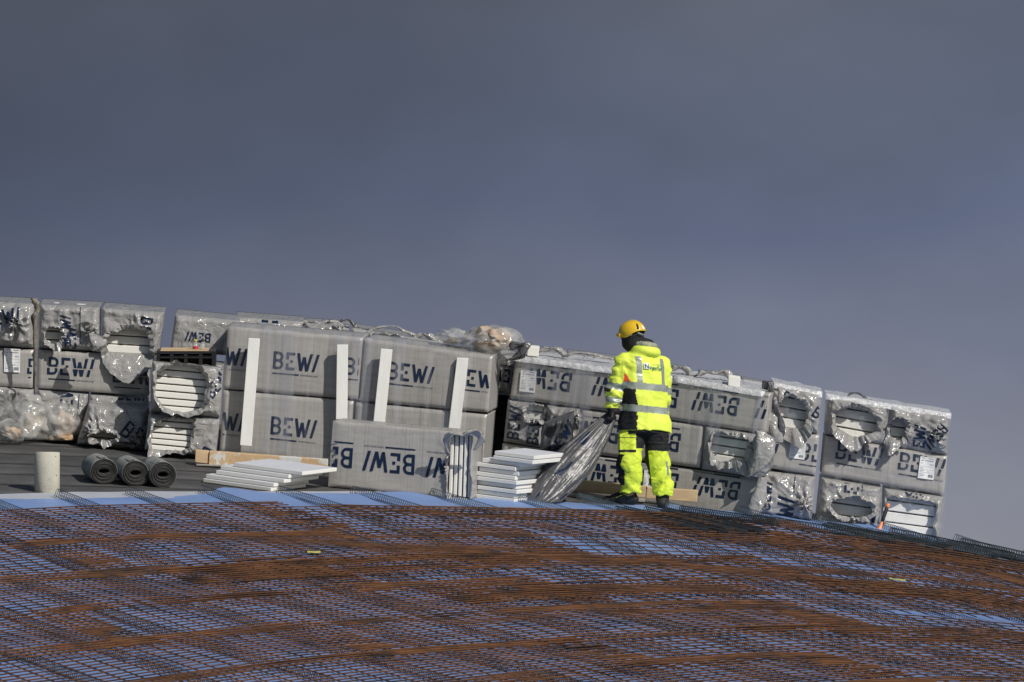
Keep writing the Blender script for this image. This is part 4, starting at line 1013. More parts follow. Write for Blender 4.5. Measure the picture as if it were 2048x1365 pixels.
M['petg'] = clear_film('clear bottle plastic', (.65, .68, .68), .45, .08, (1, 1, 1), 3, .3, .7, .25, .05, 'Object')
def bottle(px, capm, lab, redl):
    base = P(px, 700.4, YK+.14); root = empty('drink_bottle', tuple(base), lab, 'bottle', 'small drink bottles')
    prof = [(0, .0), (.026, .001), (.029, .006), (.029, .045), (.027, .056), (.016, .072), (.0115, .080), (.0115, .088)]
    def lathe(prof, mat, name):
        n = 16; V = [(base.x+r*math.cos(2*math.pi*k/n), base.y+r*math.sin(2*math.pi*k/n), base.z+z) for r, z in prof for k in range(n)]
        Fc = [(i*n+k, i*n+(k+1) % n, (i+1)*n+(k+1) % n, (i+1)*n+k) for i in range(len(prof)-1) for k in range(n)]+[tuple((len(prof)-1)*n+k for k in range(n))]
        o = mesh(name, V, Fc, mat); under(o, root)
    lathe(prof, M['petg'], 'bottle_body')
    lathe([(.0, .083), (.0155, .083), (.0155, .101), (.013, .103), (0, .1035)], capm, 'bottle_cap')
    if redl: lathe([(.0295, .012), (.0297, .014), (.0297, .034), (.0295, .036)], material('red bottle label', (.45, .02, .04), .5), 'bottle_label')
    else: lathe([(.0, .004), (.0275, .005), (.0275, .012), (0, .0125)], material('dark drink', (.02, .01, .008), .2), 'drink')
bottle(391, material('yellow cap', (.62, .60, .08), .45), 'small clear bottle with yellow cap and red label', True)
bottle(405, material('black cap', (.015, .015, .018), .4), 'small clear bottle with black cap', False)

# ------------------------------------------------------------------ concrete cylinder, felt rolls
base = on(93, 988); n = 64
root = base; b = MB(); Rr = 25/205; Ht = 82/205
prof = [(0, 0), (Rr-.006, 0), (Rr, .006), (Rr, Ht-.006), (Rr-.006, Ht), (0, Ht+.001)]
V = []; 
for r, z in prof:
    for k in range(n):
        a = 2*math.pi*k/n; V.append((base.x+r*math.cos(a), base.y+Rr+r*math.sin(a), base.z+z))
Fc = [(i*n+k, i*n+(k+1) % n, (i+1)*n+(k+1) % n, (i+1)*n+k) for i in range(len(prof)-1) for k in range(n)]
o = mesh('concrete_cylinder', V, Fc, M['concrete'], smooth=True)
o.data.polygons.foreach_set('use_smooth', [1 < 2 and (1 <= i//n <= 3) for i in range(len(Fc))])
for k in range(n*2, n*3): pass
tag(o, 'pale upright concrete cylinder standing at the edge of the blue sheet', 'concrete cylinder')
hb = MB()
for (px_, py_) in ((111, 915), (112, 952), (70, 952), (86, 926), (98, 960), (88, 975)):
    x = (px_-93)/205; yy = -math.sqrt(max(0, Rr*Rr-x*x)); z = (988-py_)/205
    c_ = Vector((base.x+x, base.y+Rr+yy-.0008, base.z+z)); rr = .006 if px_ in (111, 112, 70) else .003
    t1 = Vector((-yy, x, 0)).normalized(); V = [c_+t1*rr*math.cos(a)+Vector((0, 0, rr*math.sin(a))) for a in [2*math.pi*k/8 for k in range(8)]]
    hb.add(V, [tuple(range(8))])
ho = hb.build('air_hole', M['black']); under(ho, o); ho.parent = o; ho.matrix_parent_inverse = Matrix.Identity(4)

def felt_roll(px, py, seed, lab):
    """px,py: centre of the near end face"""
    R_ = 27/205; L_ = .48
    y = ray(px, py+27); c_ = P(px, py, y); ax = Vector((-.22, .95, .13)).normalized(); up = Vector((0, 0, 1)); sx = ax.cross(up).normalized(); up = sx.cross(ax)
    n = 56; V = []; Fc = []; fm = []
    def ringp(t, r, sq, hole=False):
        out = []
        for k in range(n):
            a = 2*math.pi*k/n
            rr = r*(1+.02*math.sin(2*a+seed)+.012*float(vn(a*3, t*4, 0, seed)))
            xx, zz = rr*math.cos(a)*(1.0), rr*math.sin(a)*(sq)
            out.append(c_+sx*xx+up*zz+ax*t)
        return out
    rings = []
    # hole, stepped end face (spiral layers), outside, back end
    rings.append((.30, .045, .42, 1)); rings.append((.012, .050, .45, 1))
    m = 11
    for i in range(m):
        r0 = .054+(R_-.004-.054)*i/m; sq = .5+(1-.5)*min(1, (i+1)/m*1.25)
        j = .004*math.sin(i*1.9+seed)
        rings.append((j, r0, sq, 1)); rings.append((j-.004, r0+.004, sq, 1))
    rings.append((0.0, R_-.003, .97, 1)); rings.append((.004, R_, .97, 0))
    for i in range(1, 9): rings.append((L_*i/8, R_*(1+.01*math.sin(i*2+seed)), .97, 0))
    rings.append((L_, R_*.3, .97, 1))
    for t, r, sq, mi_ in rings: V += ringp(t, r, sq)
    for i in range(len(rings)-1):
        for k in range(n): Fc.append((i*n+k, (i+1)*n+k, (i+1)*n+(k+1) % n, i*n+(k+1) % n)); fm.append(rings[i+1][3] if rings[i+1][3] else 0)
    o = mesh('felt_roll', V, Fc, [M['felt_out'], M['felt_end']], None, fm, smooth=[f == 0 for f in fm])
    tag(o, lab, 'roofing felt roll', 'rolls of roofing felt')
    # torn outer end of the sheet
    b2 = MB(); a0 = 1.15+.2*seed; V2 = []
    for i in range(9):
        for j in range(7):
            a = a0+.5*j/6; t = -.004+L_*.5*i/8+ (.02*math.sin(j*2+seed) if i == 8 else 0)
            rr = R_+.005+.006*(1-j/6); V2.append(c_+sx*rr*math.cos(a)+up*rr*.97*math.sin(a)+ax*t)
    b2.add(V2, grid(None, 8, 6)); o2 = b2.build('torn_flap', M['felt_out'], smooth=True); o2.parent = o
felt_roll(208, 943, 1, 'leftmost of the three slate grey felt rolls')
felt_roll(271, 947, 2, 'middle one of the three slate grey felt rolls')
felt_roll(326, 950, 3, 'rightmost of the three slate grey felt rolls')

# ------------------------------------------------------------------ hammer
YHm = YF-.35
base = on(1757, 1063); top = P(1777, 1008, base.y+.06); base = P(1757, 1064, base.y)
root = empty('hammer', tuple(base), 'hammer with orange and black handle leaning on the last stack', 'hammer')
M['orange'] = material('orange handle', (.80, .27, .10), .45); M['grip'] = material('black rubber grip', (.015, .015, .018), .55)
d = top-base
def oval(name, segs, mat):
    b = MB(); pts = [base+d*t for t, r in segs]; b.tube(pts, .01, 10, 0, True, [r for t, r in segs]); o = b.build(name, mat, smooth=True); under(o, root)
oval('handle_foot', [(0, .030), (.06, .031), (.12, .026), (.2, .020), (.32, .015), (.36, .015)], M['orange'])
oval('handle_grip', [(.355, .0165), (.5, .0185), (.8, .019), (.86, .018)], M['grip'])
oval('handle_end', [(.855, .017), (.9, .02), (.97, .021), (1.0, .017)], M['orange'])
hd = MB(); hd.tube([base+Vector((-.075, .0, .005)), base+Vector((-.03, .0, .012)), base+Vector((.03, 0, .012)), base+Vector((.045, 0, .01)), base+Vector((.075, .01, .0))], .016, 10, 0, True, [.012, .014, .014, .018, .018])
o = hd.build('hammer_head', M['galv'], smooth=True); under(o, root)

# ------------------------------------------------------------------ spacer bundles
GS = 'bundled wire bar spacers at the right'
rb = random.Random(9)
def bundle(items, lab):
    for i, (a, b_, z, roll) in enumerate(items):
        A = on(a[0], a[1]+13)+Vector((0, 0, .012+z*.6)); B = on(b_[0], b_[1]+20)+Vector((0, 0, .092+z*.6)); dv = (B-A); Lb = dv.length
        me = (spm3, spm)[rb.random() > .8]
        B = A+dv.normalized()*2.4
        o = lay(me, A, B, (lab % ordn[i]) if '%s' in lab else lab, GS, 0, roll)
items = [((1232, 1018), (1425, 1074), .01, 0), ((1240, 1017), (1432, 1070), .06, math.pi), ((1252, 1018), (1490, 1082), .01, .2), ((1262, 1017), (1500, 1080), .07, math.pi), ((1262, 1020), (1470, 1078), .03, .9), ((1290, 1020), (1510, 1079), .02, 0), ((1298, 1020), (1516, 1078), .07, math.pi+.2), ((1325, 1023), (1523, 1076), .04, .1), ((1362, 1022), (1462, 1046), .05, .1), ((1330, 1019), (1500, 1066), .10, math.pi)]
bundle(items, "wire bar spacer in the bundle at the worker's feet, %s from its left end")
spx = [((1508, 1036), (1700, 1075), .02, 0)]
bundle(spx, 'wire bar spacer lying alone on the blue sheet between the two bundles')
items = []
for k in range(15):
    x0 = 1645+k*21+rb.uniform(-12, 12); y0 = 1047+(x0-1640)*.155+rb.uniform(-2, 2)
    items.append(((x0, y0), (x0+205, y0+rb.uniform(48, 56)), .02+.05*(k % 2), rb.choice((0, math.pi, 1.35, -1.35, 1.5))))
bundle(items, 'wire bar spacer in the big bundle at the right edge, %s from its left end')

ribbon('film_flap', [P(896, 905, 99.55), P(893, 880, 99.5), P(905, 866, 99.45), P(925, 872, 99.42), P(946, 862, 99.42), P(962, 878, 99.5), P(950, 900, 99.55)], [.015, .028, .034, .03, .040, .03, .015], M['film'], 'bunched film flap over the torn right end of the pack lying in front', 'plastic film', 5)
GSc = 'small scraps on the steel mesh'
for (px_, py_, w_, h_, m_, lab) in ((628, 1110, .12, .03, (.62, .58, .10), 'pale yellow tape scrap lying on the mesh left of centre'), (1795, 1165, .15, .03, (.55, .55, .08), 'faint yellow tape scrap on the mesh near the right edge'),):
    c_ = on(px_, py_+18); n = 6; V = []
    for i in range(n+1):
        for j in range(3):
            x = c_.x+(i/n-.5)*w_; y = c_.y+(j/2-.5)*h_*4; V.append((x, y, Hs(x, y)+.108+.002*math.sin(i*1.1+j)))
    o = mesh('tape_scrap', V, grid(None, n, 2), material('scrap', m_, .5)); tag(o, lab, 'scrap', GSc)

M['dark2'] = M['darkfilm']
for k, (pts, w, m_, lab) in enumerate((
    ([(600, 652), (618, 643), (640, 648), (662, 642), (684, 654)], (.03, .05, .035, .05, .03), 'filmc', 'creased film tuft on the wrapped pallets, first from the left of the small tufts'),
    ([(672, 652), (688, 640), (702, 643), (712, 655), (735, 660)], (.02, .018, .02, .02, .03), 'dark2', 'thin dark loop of film standing up over the left wrapped pallet'),
    ([(735, 664), (762, 655), (790, 653), (812, 664), (838, 672)], (.03, .03, .018, .025, .03), 'filmc', 'long film tuft arching over the white board edge on the pallets'),
    ([(830, 676), (850, 668), (866, 680), (884, 684)], (.04, .05, .04, .03), 'filmc', 'crinkled film tuft just left of the limp clear bag'),
    ([(1084, 704), (1100, 696), (1118, 702), (1130, 714)], (.04, .055, .05, .03), 'filmc', 'rumpled film tuft beside the small white block at the left'),
    ([(1132, 712), (1160, 706), (1196, 712), (1226, 718)], (.03, .045, .04, .03), 'filmc', "low film tuft just left of the worker's shoulder"),
    ([(1344, 742), (1358, 734), (1374, 740), (1380, 752)], (.03, .05, .045, .03), 'filmc', "crumpled film tuft just right of the worker's shoulder"),
    ([(1396, 752), (1412, 744), (1432, 748), (1450, 742), (1462, 756)], (.04, .05, .03, .035, .03), 'filmc', 'film tuft beside the small white block at the right'),
    ([(1690, 796), (1706, 786), (1722, 790), (1734, 800)], (.012, .02, .025, .012), 'dark2', 'small dark film tuft on top of the last stack'))):
    Yt = 102.9 if pts[0][0] < 900 else yr(pts[0][0])+.15 if pts[0][0] < 1600 else 101.9
    ribbon('film_tuft', [P(a, b, Yt) for a, b in pts], w, M[m_], lab, 'plastic film', k+11, 2.5)
# ------------------------------------------------------------------ the worker
def surface_nets(f, lo, hi, h):
    ax = [np.arange(lo[k], hi[k]+h, h) for k in range(3)]
    X, Y, Z = np.meshgrid(*ax, indexing='ij'); Fv = f(X, Y, Z); S = Fv < 0
    nx, ny, nz = Fv.shape
    cnt = np.zeros((nx-1, ny-1, nz-1)); acc = np.zeros((nx-1, ny-1, nz-1, 3))
    G = [X, Y, Z]
    cor = [(a, b, c) for a in (0, 1) for b in (0, 1) for c in (0, 1)]
    sl_ = lambda a, b, c: (slice(a, nx-1+a), slice(b, ny-1+b), slice(c, nz-1+c))
    for a in cor:
        for d in range(3):
            if a[d]: continue
            b = list(a); b[d] = 1; b = tuple(b)
            fa, fb = Fv[sl_(*a)], Fv[sl_(*b)]; cross = (fa < 0) != (fb < 0)
            t = np.where(cross, fa/np.where(cross, fa-fb, 1), 0)
            for k in range(3):
                ga = G[k][sl_(*a)]; gb = G[k][sl_(*b)]
                acc[..., k] += np.where(cross, ga+(gb-ga)*t, 0)
            cnt += cross
    idx = -np.ones(cnt.shape, np.int64); m = cnt > 0; idx[m] = np.arange(m.sum())
    V = acc[m]/cnt[m][:, None]; quads = []
    for d in range(3):
        o1, o2 = [k for k in range(3) if k != d]
        sa = [slice(None)]*3; sb = [slice(None)]*3; sa[d] = slice(0, -1); sb[d] = slice(1, None)
        A = S[tuple(sa)]; B = S[tuple(sb)]; cr_ = A != B
        I = np.argwhere(cr_); ok = (I[:, o1] > 0) & (I[:, o2] > 0) & (I[:, o1] < cnt.shape[o1]) & (I[:, o2] < cnt.shape[o2]); I = I[ok]
        e1 = np.zeros(3, int); e1[o1] = 1; e2 = np.zeros(3, int); e2[o2] = 1
        q = [idx[tuple((I-0*e1).T)], idx[tuple((I-e1).T)], idx[tuple((I-e1-e2).T)], idx[tuple((I-e2).T)]]
        flip = A[tuple(I.T)] ^ (d == 1)
        q = np.stack(q, -1); q[~flip] = q[~flip][:, ::-1]; quads.append(q)
    return V, np.concatenate(quads)
def smin(a, b, k=.04):
    h = np.clip(.5+.5*(b-a)/k, 0, 1); return b*(1-h)+a*h-k*h*(1-h)
def cap(X, Y, Z, a, b, ra, rb_):
    a = np.array(a, float); b = np.array(b, float); d = b-a; L2 = (d*d).sum()
    t = np.clip(((X-a[0])*d[0]+(Y-a[1])*d[1]+(Z-a[2])*d[2])/L2, 0, 1)
    return np.sqrt((X-a[0]-d[0]*t)**2+(Y-a[1]-d[1]*t)**2+(Z-a[2]-d[2]*t)**2)-(ra+(rb_-ra)*t)
def chain(X, Y, Z, pts, rs, k=.03):
    r = None
    for i in range(len(pts)-1):
        c = cap(X, Y, Z, pts[i], pts[i+1], rs[i], rs[i+1]); r = c if r is None else smin(r, c, k)
    return r
YAW = math.radians(32); cy_, sy_ = math.cos(YAW), math.sin(YAW)
YM = 100.45; FOOT = P(1283, 1012, YM)
def L2W(l, f): return l*cy_-f*sy_, l*sy_+f*cy_           # body right / body forward -> local x,y
def W2L(x, y): return x*cy_+y*sy_, -x*sy_+y*cy_
TX, TY = .025, .03                                        # torso axis offset
zk = [.60, .74, .90, 1.05, 1.22, 1.36, 1.44, 1.50, 1.56]
ka = [.225, .232, .222, .220, .232, .235, .205, .135, .085]
kb = [.165, .172, .160, .158, .160, .150, .128, .100, .075]
def torso(X, Y, Z, g=0.0):
    l, f = W2L(X-TX, Y-TY); a = np.interp(Z, zk, ka)+g; b = np.interp(Z, zk, kb)+g
    l = l+.02*(Z-1.1); f = f+.03*(Z-1.1)*0
    p = 2.5
    return ((np.abs(l)/a)**p+(np.abs(f)/b)**p)**(1/p)*np.minimum(a, b)-np.minimum(a, b)
sL = (TX-.185, TY-.06, 1.395); eL = (-.268, -.035, 1.095); wL = (-.283, -.03, .945); hL = (-.290, -.045, .905)
sR = (TX+.175, TY+.12, 1.375); eR = (.215, .20, 1.08); wR = (.205, .30, .86)
def wr(X, Y, Z, s, sc, am): return am*crease(X*sc+Y*sc*.7, Z*sc*1.3, s, 3)
def jacket(X, Y, Z):
    t = torso(X, Y, Z); t = smin(t, np.minimum(cap(X, Y, Z, hipR, knR, .152, .12), cap(X, Y, Z, hipL, knL, .145, .12)), .05)
    t = np.maximum(t, .735+.02*np.sin(X*9)-.10*(X-TX)-Z)
    t = t-.014*crease(X*4+Y*3, Z*3.2, 2, 3)-.005*vn(X*14, Y*14, Z*9, 3)
    aL = chain(X, Y, Z, [sL, eL, wL], [.098, .088, .062])
    aL = aL-.020*crease((X+Y)*6, Z*8, 5, 3)-.006*np.sin(Z*62+X*20+2*vn(X*6, Y*6, Z*6, 3))
    aR = chain(X, Y, Z, [sR, eR, wR], [.092, .078, .058])
    aR = aR-.009*crease((X+Y)*7, Z*9, 6, 3)-.004*np.sin(Z*58+X*20)
    t = smin(smin(t, aL, .045), aR, .045)
    t = np.maximum(t, Z-1.525+.0*X)
    # hood roll behind the neck
    hx, hy = L2W(-.0, -.03)
    hood = torus(X-(TX+hx), Y-(TY+hy), Z-1.515-.10*(X-TX)*-1, .105, .042)
    return smin(t, hood, .03)
def torus(X, Y, Z, R_, r): return np.sqrt((np.sqrt(X*X+Y*Y)-R_)**2+(Z*.9)**2)-r
# trousers
hipL = (-.085, .03, .80); knL = (-.120, -.025, .42); anL = (-.110, .03, .14)
hipR = (.125, .05, .80); knR = (.160, .07, .44); anR = (.216, .09, .12)
def trousers(X, Y, Z):
    l, f = W2L(X-TX, Y-TY); a, b = .205, .155
    p = np.maximum((np.sqrt((l/a)**2+(f/b)**2)-1)*.15, np.maximum(Z-1.0, .72-Z))
    LL = chain(X, Y, Z, [hipL, knL, anL], [.125, .112, .098]); RR = chain(X, Y, Z, [hipR, knR, anR], [.130, .112, .098])
    LL = LL-.018*crease(X*6+Y*3, Z*8, 11, 3)-.007*np.sin(Z*44+X*18+3*vn(X*5, Z*5, 0, 2))*np.clip((.62-Z)*4, 0, 1)
    RR = RR-.018*crease(X*6+Y*3, Z*8, 12, 3)-.007*np.sin(Z*40-X*22+3*vn(X*5, Z*5, 0, 5))*np.clip((.62-Z)*4, 0, 1)
    # thigh pocket on the left leg
    px_, py_ = L2W(-.10, 0)
    pk = np.maximum.reduce([np.abs(X-(hipL[0]-.065))-.055, np.abs(Y-(hipL[1]-.055))-.07, np.abs(Z-.60)-.085])-.012
    LL = smin(LL, pk, .02)
    g = smin(smin(LL, p, .06), smin(RR, p, .06), .02)
    return np.maximum(g, np.where(X < .03, .125, .10)+.02*np.sin(X*60)*.4-Z)
HC = (TX-.118, TY-.0, 1.665)                               # head centre
HYW = math.radians(55); ch_, sh_ = math.cos(HYW), math.sin(HYW)
def hl(X, Y):                                              # head-local: right, forward
    x, y = X-HC[0], Y-HC[1]; return x*ch_+y*sh_, -x*sh_+y*ch_
def ell(a, b, c, ra, rb_, rc): return (np.sqrt((a/ra)**2+(b/rb_)**2+(c/rc)**2)-1)*min(ra, rb_, rc)
def headf(X, Y, Z):
    r, f = hl(X, Y); z = Z-HC[2]
    h = ell(r, f, z-.015, .077, .098, .105)
    h = smin(h, ell(r, f-.035, z+.075, .052, .058, .055), .03)          # jaw
    h = smin(h, ell(r, f-.108, z+.022, .013, .022, .026), .012)         # nose
    h = smin(h, ell(r, f-.088, z+.062, .026, .014, .009), .008)         # lips
    h = smin(h, ell(r, f-.085, z-.022, .050, .014, .010), .012)         # brow
    for s in (-1, 1):
        h = np.maximum(h, -ell(r-s*.032, f-.103, z-.002, .017, .014, .010))   # eye sockets
        h = smin(h, ell(r-s*.032, f-.088, z-.002, .012, .012, .012), .003)    # eyeballs
        h = smin(h, ell(r-s*.080, f+.005, z+.005, .008, .018, .030), .006)    # ears
    return h
def hand(X, Y, Z, wr_, dirv, side, curl=1.0, seed=0):
    """gloved hand: palm, four unequal bent fingers, thumb off the side of the palm"""
    wr_ = np.array(wr_, float); d = np.array(dirv, float); d /= np.linalg.norm(d)
    s = np.array(side, float); s -= d*(s@d); s /= np.linalg.norm(s); n = np.cross(d, s)
    k0 = wr_+d*.085
    pal = chain(X, Y, Z, [wr_+s*.0, wr_+d*.045+s*.018, k0+s*.026], [.030, .022, .018], .02)
    pal = smin(pal, chain(X, Y, Z, [wr_, wr_+d*.045-s*.016, k0-s*.024], [.030, .021, .017], .02), .02)
    out = pal; tips = []
    for i, (o, L_) in enumerate(((.031, .070), (.011, .080), (-.010, .075), (-.030, .058))):
        a = k0+s*o; b = a+(d*.75-n*.55*curl)*L_*.42; c = b+(-d*.10-n*1.0*curl+d*.2)*L_*.34; e = c+(-d*.85-n*.25*curl)*L_*.28
        out = smin(out, chain(X, Y, Z, [a, b, c, e], [.0125, .0115, .0105, .0085], .004), .006)
    t0 = wr_+d*.022+s*.034; t1 = t0+s*.022+d*.025-n*.015; t2 = t1+d*.022-n*.03*curl-s*.006
    out = smin(out, chain(X, Y, Z, [t0, t1, t2], [.016, .0135, .0105], .006), .012)
    return out
dL = np.array(hL)-np.array(wL); dirL = (-.02, -.25, -.97); dirR = (-.25, .25, -.93)
def body(X, Y, Z):
    h = headf(X, Y, Z)
    nk = cap(X, Y, Z, (HC[0]+.01, HC[1]+.0, 1.60), (TX-.02, TY, 1.43), .058, .066); h = smin(h, nk, .03)
    tz = np.interp(Z, [.75, .9, 1.05, 1.25, 1.42, 1.5], [.165, .155, .14, .165, .16, .06]); tb = tz*.62
    l, f = W2L(X-TX, Y-TY)
    t = np.maximum((np.sqrt((l/tz)**2+(f/tb)**2)-1)*.1, np.maximum(.74-Z, Z-1.47)); h = smin(h, t, .05)
    h = smin(h, chain(X, Y, Z, [sL, eL, wL], [.055, .042, .028]), .03)
    h = smin(h, chain(X, Y, Z, [sR, eR, wR], [.055, .042, .028]), .03)
    h = smin(h, chain(X, Y, Z, [hipL, knL, anL, (anL[0]-.01, anL[1]+.02, .07)], [.085, .058, .040, .042]), .04)
    h = smin(h, chain(X, Y, Z, [hipR, knR, anR, (anR[0]+.01, anR[1]+.02, .06)], [.085, .058, .040, .042]), .04)
    h = np.minimum(h, hand(X, Y, Z, wL, dirL, (.2, 1, 0))+.004); h = np.minimum(h, hand(X, Y, Z, wR, dirR, (-.8, .5, .3), .6)+.004)
    return h
def glove(w_, d_, s_, c_): return lambda X, Y, Z: np.minimum(hand(X, Y, Z, w_, d_, s_, c_)-.001, cap(X, Y, Z, np.array(w_)-np.array(d_)*.05, np.array(w_)+np.array(d_)*.01, .034, .032))
def boot(an, toe, s=0, gz=0.0):
    an = np.array(an, float); toe = np.array(toe, float)
    heel = np.array([an[0], an[1], toe[2]])-(toe-np.array([an[0], an[1], toe[2]]))*.22
    def f(X, Y, Z):
        a = cap(X, Y, Z, (an[0], an[1], toe[2]+.19), (an[0], an[1], toe[2]+.07), .066, .058)
        b = cap(X, Y, Z, heel+np.array([0, 0, .045]), toe+np.array([0, 0, .035]), .047, .043)
        c = cap(X, Y, Z, (an[0], an[1], toe[2]+.10), (an+(toe-an)*.6)*[1, 1, 0]+[0, 0, toe[2]+.055], .055, .048)
        g = smin(smin(a, b, .03), c, .03)
        return np.maximum(g, toe[2]+gz-Z)-.003*crease(X*16, Z*16+Y*9, 4, 2)
    return f
def helmet(X, Y, Z):
    r, f = hl(X, Y); z = Z-HC[2]-.035
    z = z+.0
    o = ell(r, f+.004, z, .118, .143, .118); i = ell(r, f+.004, z+.004, .106, .130, .106)
    tilt = .13*(f)*-1
    rim = -.012+.10*(f-.0)*-.35+.028*np.cos(f*28)-.035*np.clip((.0-f)*7, 0, 1)*-0
    o = np.minimum(o, np.maximum(ell(r, f-.02, z+.03, .122, .15, .045), -(f-.07)))     # short peak
    shell = np.maximum(o, -i); 
    ridge = ell(r, f+.004, z, .016, .140, .124); shell = smin(shell, np.maximum(ridge, -i), .008)
    return np.maximum(shell, (-.035-.22*f-.018*np.cos(f*24))-z)
def balaclava(X, Y, Z):
    r, f = hl(X, Y); z = Z-HC[2]
    b = ell(r, f, z-.012, .092, .112, .108); b = smin(b, ell(r, f-.03, z+.07, .068, .072, .07), .03)
    b = smin(b, cap(X, Y, Z, (HC[0]+.015, HC[1], 1.60), (TX-.03, TY, 1.47), .083, .095), .03)
    hx, hy = .075, .03
    b = smin(b, cap(X, Y, Z, (HC[0]+.03, HC[1]-.02, 1.615), (HC[0]+.175, HC[1]+.03, 1.595), .060, .036), .04)   # pushed back hood
    b = b-.006*crease(X*9+Y*5, Z*9, 3, 3)
    face = np.maximum(np.sqrt((r/.052)**2+((z+.0)/.050)**2)-1, -(f-.02))   # opening over eyes and nose
    return np.maximum(b, -(face*.05))
def innerhood(X, Y, Z):
    c = torus(X-(TX+.015), Y-(TY-.01), Z-1.575+.12*(X-TX), .092, .028)
    return c-.006*crease(X*14, Y*14+Z*8, 9, 2)
HV = material('fluorescent yellow fabric', (.80, .95, .10), .6, .05, 8, .35, 22, bdist=.012)
HVD = material('fluorescent yellow trouser fabric, soiled', (.70, .86, .06), .65, .1, 7, .4, 22, bdist=.012, col2=(.26, .30, .04), c2scale=9, c2lo=.60, c2hi=.72)
BLK = material('black work fabric', (.010, .010, .012), .8, .2, 20, .4, 60)
REF = material('grey reflective tape', (.34, .38, .33), .38, .08, 25, .2, 60, metal=.25)
ORG = material('orange fabric panel', (.85, .10, .03), .6)
SKN = material('skin', (.34, .17, .11), .55, .08, 20); HELM = material('yellow helmet shell', (.78, .50, .02), .32, .04, 9, coat=.3)
GRH = material('grey hood lining', (.30, .32, .24), .7, .35, 18, .4, 30)
GLV = material('black glove', (.014, .014, .016), .7, .3, 40, .4, 60)
BTM = material('dark muddy boot', (.018, .018, .017), .7, .5, 14, .5, 40)
worker = empty('person', tuple(FOOT), 'person in yellow high visibility workwear and helmet, back turned, gripping a film sheet', 'person')
def sdf_part(name, f, lo, hi, h, mats, classify=None, parent=worker, smooth=True):
    V, Q = surface_nets(f, lo, hi, h)
    fm = None
    if classify is not None:
        cen = V[Q].mean(1); fm = classify(cen[:, 0], cen[:, 1], cen[:, 2])
    o = mesh(name, V, Q, mats, parent, fm, None, smooth); return o
bo = sdf_part('body', body, (-.42, -.25, .0), (.42, .45, 1.86), .010, [SKN])
def cj(x, y, z):
    l, f = W2L(x-TX, y-TY); m = np.zeros(len(x), int); l = l+.02*(z-1.1)
    dl = cap(x, y, z, sL, eL, .10, .09); dl2 = cap(x, y, z, eL, wL, .09, .065); armL = np.minimum(dl, dl2) < np.minimum(torso(x, y, z), .02)
    dr = np.minimum(cap(x, y, z, sR, eR, .094, .08), cap(x, y, z, eR, wR, .08, .06)); armR = dr < np.minimum(torso(x, y, z), .02)
    tor = ~(armL | armR)
    flank = tor & (l < -.135) & (f > -.13) & (f < .14)
    m[flank & (z < 1.165) & (z > .74)] = 1
    m[flank & (z >= 1.165) & (z < 1.34) & (np.abs(f+.02) < .105*(1.34-z)/.175)] = 3
    zz = z+.085*(x-TX)
    b1 = tor & (np.abs(zz-1.165) < .034); b2 = tor & (np.abs(zz-.945) < .034); m[b1 | b2] = 2
    br = tor & (np.abs(np.abs(l+.0)-(.135+.0*z)) < .027) & (zz > 1.165) & (zz < 1.455); m[br & (f < 0)] = 2; m[br & (f > .03)] = 2
    tl = ((x-sL[0])*(eL[0]-sL[0])+(y-sL[1])*(eL[1]-sL[1])+(z-sL[2])*(eL[2]-sL[2]))/sum((eL[k]-sL[k])**2 for k in range(3))
    m[armL & (np.abs(z+.22*(x+.25)-1.165) < .034)] = 2; m[armL & (np.abs(z+.15*(x+.25)-1.03) < .028)] = 2
    m[armR & (np.abs(z+.1*(x-.2)-1.135) < .034)] = 2; m[armR & (np.abs(z-.96) < .028)] = 2
    m[armL & (z < .955)] = 1; m[armR & (z < .875)] = 1
    return m
sdf_part('jacket', jacket, (-.42, -.25, .66), (.42, .42, 1.64), .0068, [HV, BLK, REF, ORG], cj)
def ct(x, y, z):
    m = np.zeros(len(x), int); leftleg = x < .03
    # black seat and hips
    m[(z > .535-.03*(x-.2)) & ~leftleg] = 1
    m[leftleg & (z > .56) & (x > -.135)] = 1
    m[leftleg & (z > .73)] = 1
    m[~leftleg & (x < knR[0]-.085+(.44-z)*.10) & (z > .16)] = 1           # black inner seam
    m[leftleg & (x < -.165) & (y > -.12) & (z < .50) & (z > .20)] = 1     # knee patch
    pk = leftleg & (x < -.055) & (z > .50) & (z < .70); m[pk] = 0
    m[pk & (np.abs(z-.665) < .006)] = 1; m[pk & (np.abs(z-.535) < .013)] = 1
    m[~leftleg & (z > .30) & (z < .44) & (np.abs(x-(knR[0]+.085+(.44-z)*.12)) < .011) & (y < .08)] = 2
    return m
sdf_part('trousers', trousers, (-.32, -.24, .06), (.38, .30, 1.0), .0068, [HVD, BLK, REF], ct)
sdf_part('glove', glove(wL, dirL, (.2, 1, 0), 1.0), (-.42, -.2, .74), (-.18, .14, 1.02), .0042, [GLV])
sdf_part('glove', glove(wR, dirR, (-.8, .5, .3), .6), (.03, .16, .66), (.30, .5, .95), .0055, [GLV])
def gl(x, y): return Hs(FOOT.x+x, FOOT.y+y)-FOOT.z
tL = (-.335, .12, 0); tL = (tL[0], tL[1], gl(-.28, .08)+.012); tR = (.235, .34, gl(.22, .15)+.012)
sdf_part('boot', boot((anL[0]-.01, anL[1]+.03, .1), tL), (-.42, -.12, -.1), (.06, .24, .30), .007, [BTM])
sdf_part('boot', boot((anR[0]-.01, anR[1]+.0, .1), tR), (.08, -.08, -.14), (.36, .45, .30), .007, [BTM])
LACE = material('yellow boot trim', (.55, .50, .05), .6)
lb = MB(); lb.tube([Vector((anL[0]-.07, anL[1]-.028, tL[2]+.10)), Vector((anL[0]-.02, anL[1]-.032, tL[2]+.075)), Vector((anL[0]+.04, anL[1]-.02, tL[2]+.085))], .004, 5)
